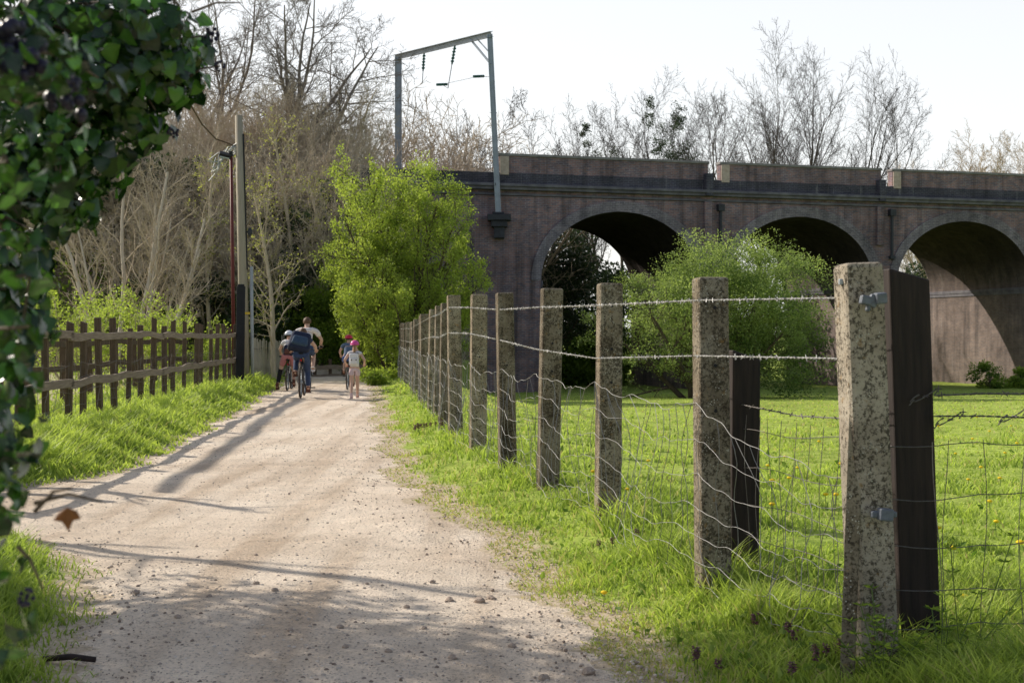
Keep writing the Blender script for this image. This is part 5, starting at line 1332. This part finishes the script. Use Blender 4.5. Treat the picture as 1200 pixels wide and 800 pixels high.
# woman with rucksack, nearest
b=ploc(352,27.0); bicycle('bicycle','adult bicycle ridden by the person with the navy rucksack',b,rad(5),1.0,M['bike_red'] if 'bike_red' in M else M['iron'])
person('person in dark jeans with a navy rucksack cycling nearest the camera',b,rad(5),.97,rider(lean=.46,wide=.17,drop=.13),dict(shirt=navy,bottom=denim,shoe=bootb,hair=brownhair,bun=True,sleeve=.35))
def backpack(label,loc,rz,size,mat,extra=None,tilt=0.0,cat='rucksack'):
    root=thing('rucksack',label,cat,loc,rz); root.rotation_euler=(tilt,0,rz)
    w,d,h=size
    g=Geo(); box(g,(0,0,0),(w,d,h),taper=.86); o=g.build('pack',mat,root); m=o.modifiers.new('B','BEVEL'); m.width=min(w,d,h)*.33; m.segments=4
    g=Geo(); box(g,(0,-d*.52,-h*.14),(w*.74,d*.5,h*.48),taper=.9); o=g.build('pocket',extra or mat,root); m=o.modifiers.new('B','BEVEL'); m.width=d*.2; m.segments=3
    g=Geo()
    for sx in(-1,1): tubes(g,[([(sx*w*.3,d*.3,h*.48),(sx*w*.38,d*.95,h*.42),(sx*w*.40,d*1.25,0),(sx*w*.36,d*.5,-h*.42)],[.02]*4)],6)
    g.build('strap',M['black_paint'],root)
    g=Geo(); tubes(g,[([(-.05,d*.2,h*.5),(0,d*.2,h*.56),(.05,d*.2,h*.5)],[.012]*3)],6); g.build('handle',M['black_paint'],root)
    return root
pk=cloth('navy_nylon',(.022,.03,.065)); pk2=cloth('slate_nylon',(.05,.085,.14))
q=backpack('bulky navy rucksack on the back of the nearest cyclist',(b[0]-.04,b[1]+.20,b[2]+1.19),rad(8),(.48,.25,.46),pk,pk2,tilt=-.6)
q.rotation_euler=(-.6,.22,rad(8))
# man in beige shirt
b=ploc(357.5,29.6); bicycle('bicycle','taller bicycle ridden by the man in the beige shirt',b,rad(4),1.03,M['iron'])
g=Geo(); J=rider(lean=.30,wide=.21,headf=.08,low='l'); 
tubes(g,[([lerp(J['er'],J['hr'],.86),lerp(J['er'],J['hr'],.97)],[.036,.034])],10)
person('short haired person in a beige shirt and denim shorts cycling beyond the navy rucksack',b,rad(4),1.05,J,dict(shirt=beige,bottom=denim,leg=.75,shoe=white,hair=brownhair,sleeve=.6,extra=[('wristwatch',g,M['black_paint'])]))
# girl with white helmet
b=ploc(336.5,31.0); bicycle('bicycle',"small bicycle straddled by the child in the white helmet",b,rad(3),.80,M['bike_red'] if 'bike_red' in M else M['iron'])
J=rider(lean=.22,wide=.15,headf=.05,low='r',straddle='l')
g=Geo(); tubes(g,[([lerp(J['hipl'],J['kl'],.85),J['kl'],lerp(J['kl'],J['al'],.75)],[.068,.064,.056])],10)
person('child in white helmet and pink shorts with one booted foot on the grass',b,rad(3),.86,J,dict(shirt=white,bottom=pink,leg=.7,shoe=bootb,boot=.12,hair=brownhair,helmet=M['helm_white'],rim=navy,sleeve=.5,extra=[('leg_warmer',g,blackc)]))
backpack('small dark rucksack on the child in the white helmet',(b[0],b[1]+.16,b[2]+.98),rad(3),(.24,.14,.28),pk,bootb,tilt=-.2)
# boy red helmet
b=ploc(407,31.2); bicycle('bicycle','childs bicycle ridden by the red helmeted child',b,rad(2),.72,M['iron'])
person('child in a red helmet and blue shirt cycling beside the walking girl',b,rad(2),.79,rider(lean=.26,wide=.17,headf=.06,low='r'),dict(shirt=bluet,bottom=bluesh,leg=.7,shoe=bootb,hair=brownhair,helmet=M['helm_red'],sleeve=.5))
# girl walking
b=ploc(415.5,27.2)
J=dict(pelvis=(0,0,.88),chest=(0,.02,1.18),neck=(0,.03,1.36),head=(0,.05,1.52),sl=(-.16,.02,1.30),sr=(.16,.02,1.30),el=(-.28,-.08,1.10),er=(.30,-.06,1.10),hl=(-.26,.14,.98),hr=(.27,.16,.98),
    hipl=(-.085,0,.84),hipr=(.085,0,.84),kl=(-.085,-.02,.46),kr=(.08,.10,.47),al=(-.08,-.20,.13),ar=(.075,.12,.075),footl=(0,.8,-.5))
girl=person('small child in a pink helmet and pale clothes walking on the path',b,rad(3),.735,J,dict(shirt=white,bottom=palepink,leg=.55,shoe=palepink,hair=blond,tail=True,helmet=M['helm_pink'],rim=M['helm_pink'],sleeve=.25))
q=backpack('little white rucksack with two dark buttons on the walking child',(b[0],b[1]-.1,b[2]+.83),rad(3),(.22,.10,.26),white,white)
for sx in(-.05,.05):
    g=Geo(); ellipsoid(g,(sx,-.085,-.01),(.014,.008,.014),8,6); g.build('button',M['black_paint'],q,smooth=True)

# ------------------------------------------------------------------ light, world, camera
sc=bpy.context.scene
w=bpy.data.worlds.new('World'); sc.world=w; w.use_nodes=True; nt=w.node_tree; nt.nodes.clear()
sky=N_(nt,'ShaderNodeTexSky'); sky.sky_type='NISHITA'; sky.sun_disc=False; sky.sun_elevation=SUN_EL; sky.sun_rotation=-SUN_AZ; sky.dust_density=3; sky.air_density=1.2
tc=N_(nt,'ShaderNodeTexCoord'); sp=N_(nt,'ShaderNodeSeparateXYZ'); nt.links.new(tc.outputs['Generated'],sp.inputs[0])
haze=ramp(nt,sp.outputs[2],[(0.0,(.94,.945,.95)),(.12,(.93,.935,.94)),(.27,(.84,.84,.845)),(.5,(.31,.33,.37)),(1,(.14,.165,.22))])
dt=math_(nt,'ADD',math_(nt,'MULTIPLY',sp.outputs[0],-math.sin(SUN_AZ)*.6),math_(nt,'MULTIPLY',sp.outputs[1],.9))
az=ramp(nt,math_(nt,'ADD',math_(nt,'MULTIPLY',dt,.5),.5),[(.2,(.52,.58,.70)),(.6,1.0)])
hz=mixc(nt,1.0,haze,az,'MULTIPLY')
b1=N_(nt,'ShaderNodeBackground'); b1.inputs[1].default_value=.045; nt.links.new(sky.outputs[0],b1.inputs[0])
b2=N_(nt,'ShaderNodeBackground'); b2.inputs[1].default_value=.96; nt.links.new(hz,b2.inputs[0])
ad=N_(nt,'ShaderNodeAddShader'); nt.links.new(b1.outputs[0],ad.inputs[0]); nt.links.new(b2.outputs[0],ad.inputs[1])
ow=N_(nt,'ShaderNodeOutputWorld'); nt.links.new(ad.outputs[0],ow.inputs[0])
L=bpy.data.lights.new('sun','SUN'); L.energy=5.0; L.angle=rad(.53); L.color=(1,.92,.80)
lo=bpy.data.objects.new('sun',L); C.objects.link(lo); lo.rotation_euler=Vector(-SUNDIR).to_track_quat('-Z','Y').to_euler(); lo.location=(-20,20,30)
cd=bpy.data.cameras.new('camera'); co=bpy.data.objects.new('camera',cd); C.objects.link(co); sc.camera=co
co.location=(0,0,EYE); co.rotation_euler=(rad(90-.27),0,0)
cd.lens=45; cd.sensor_width=36; cd.clip_start=.05; cd.clip_end=3000
cd.dof.use_dof=True; cd.dof.focus_distance=9; cd.dof.aperture_fstop=8
sc.view_settings.view_transform='Standard'; sc.view_settings.look='None'; sc.view_settings.exposure=0
sc.cycles.max_bounces=6; sc.cycles.transparent_max_bounces=8; sc.cycles.use_denoising=True
try: sc.cycles.denoiser='OPENIMAGEDENOISE'
except Exception: pass
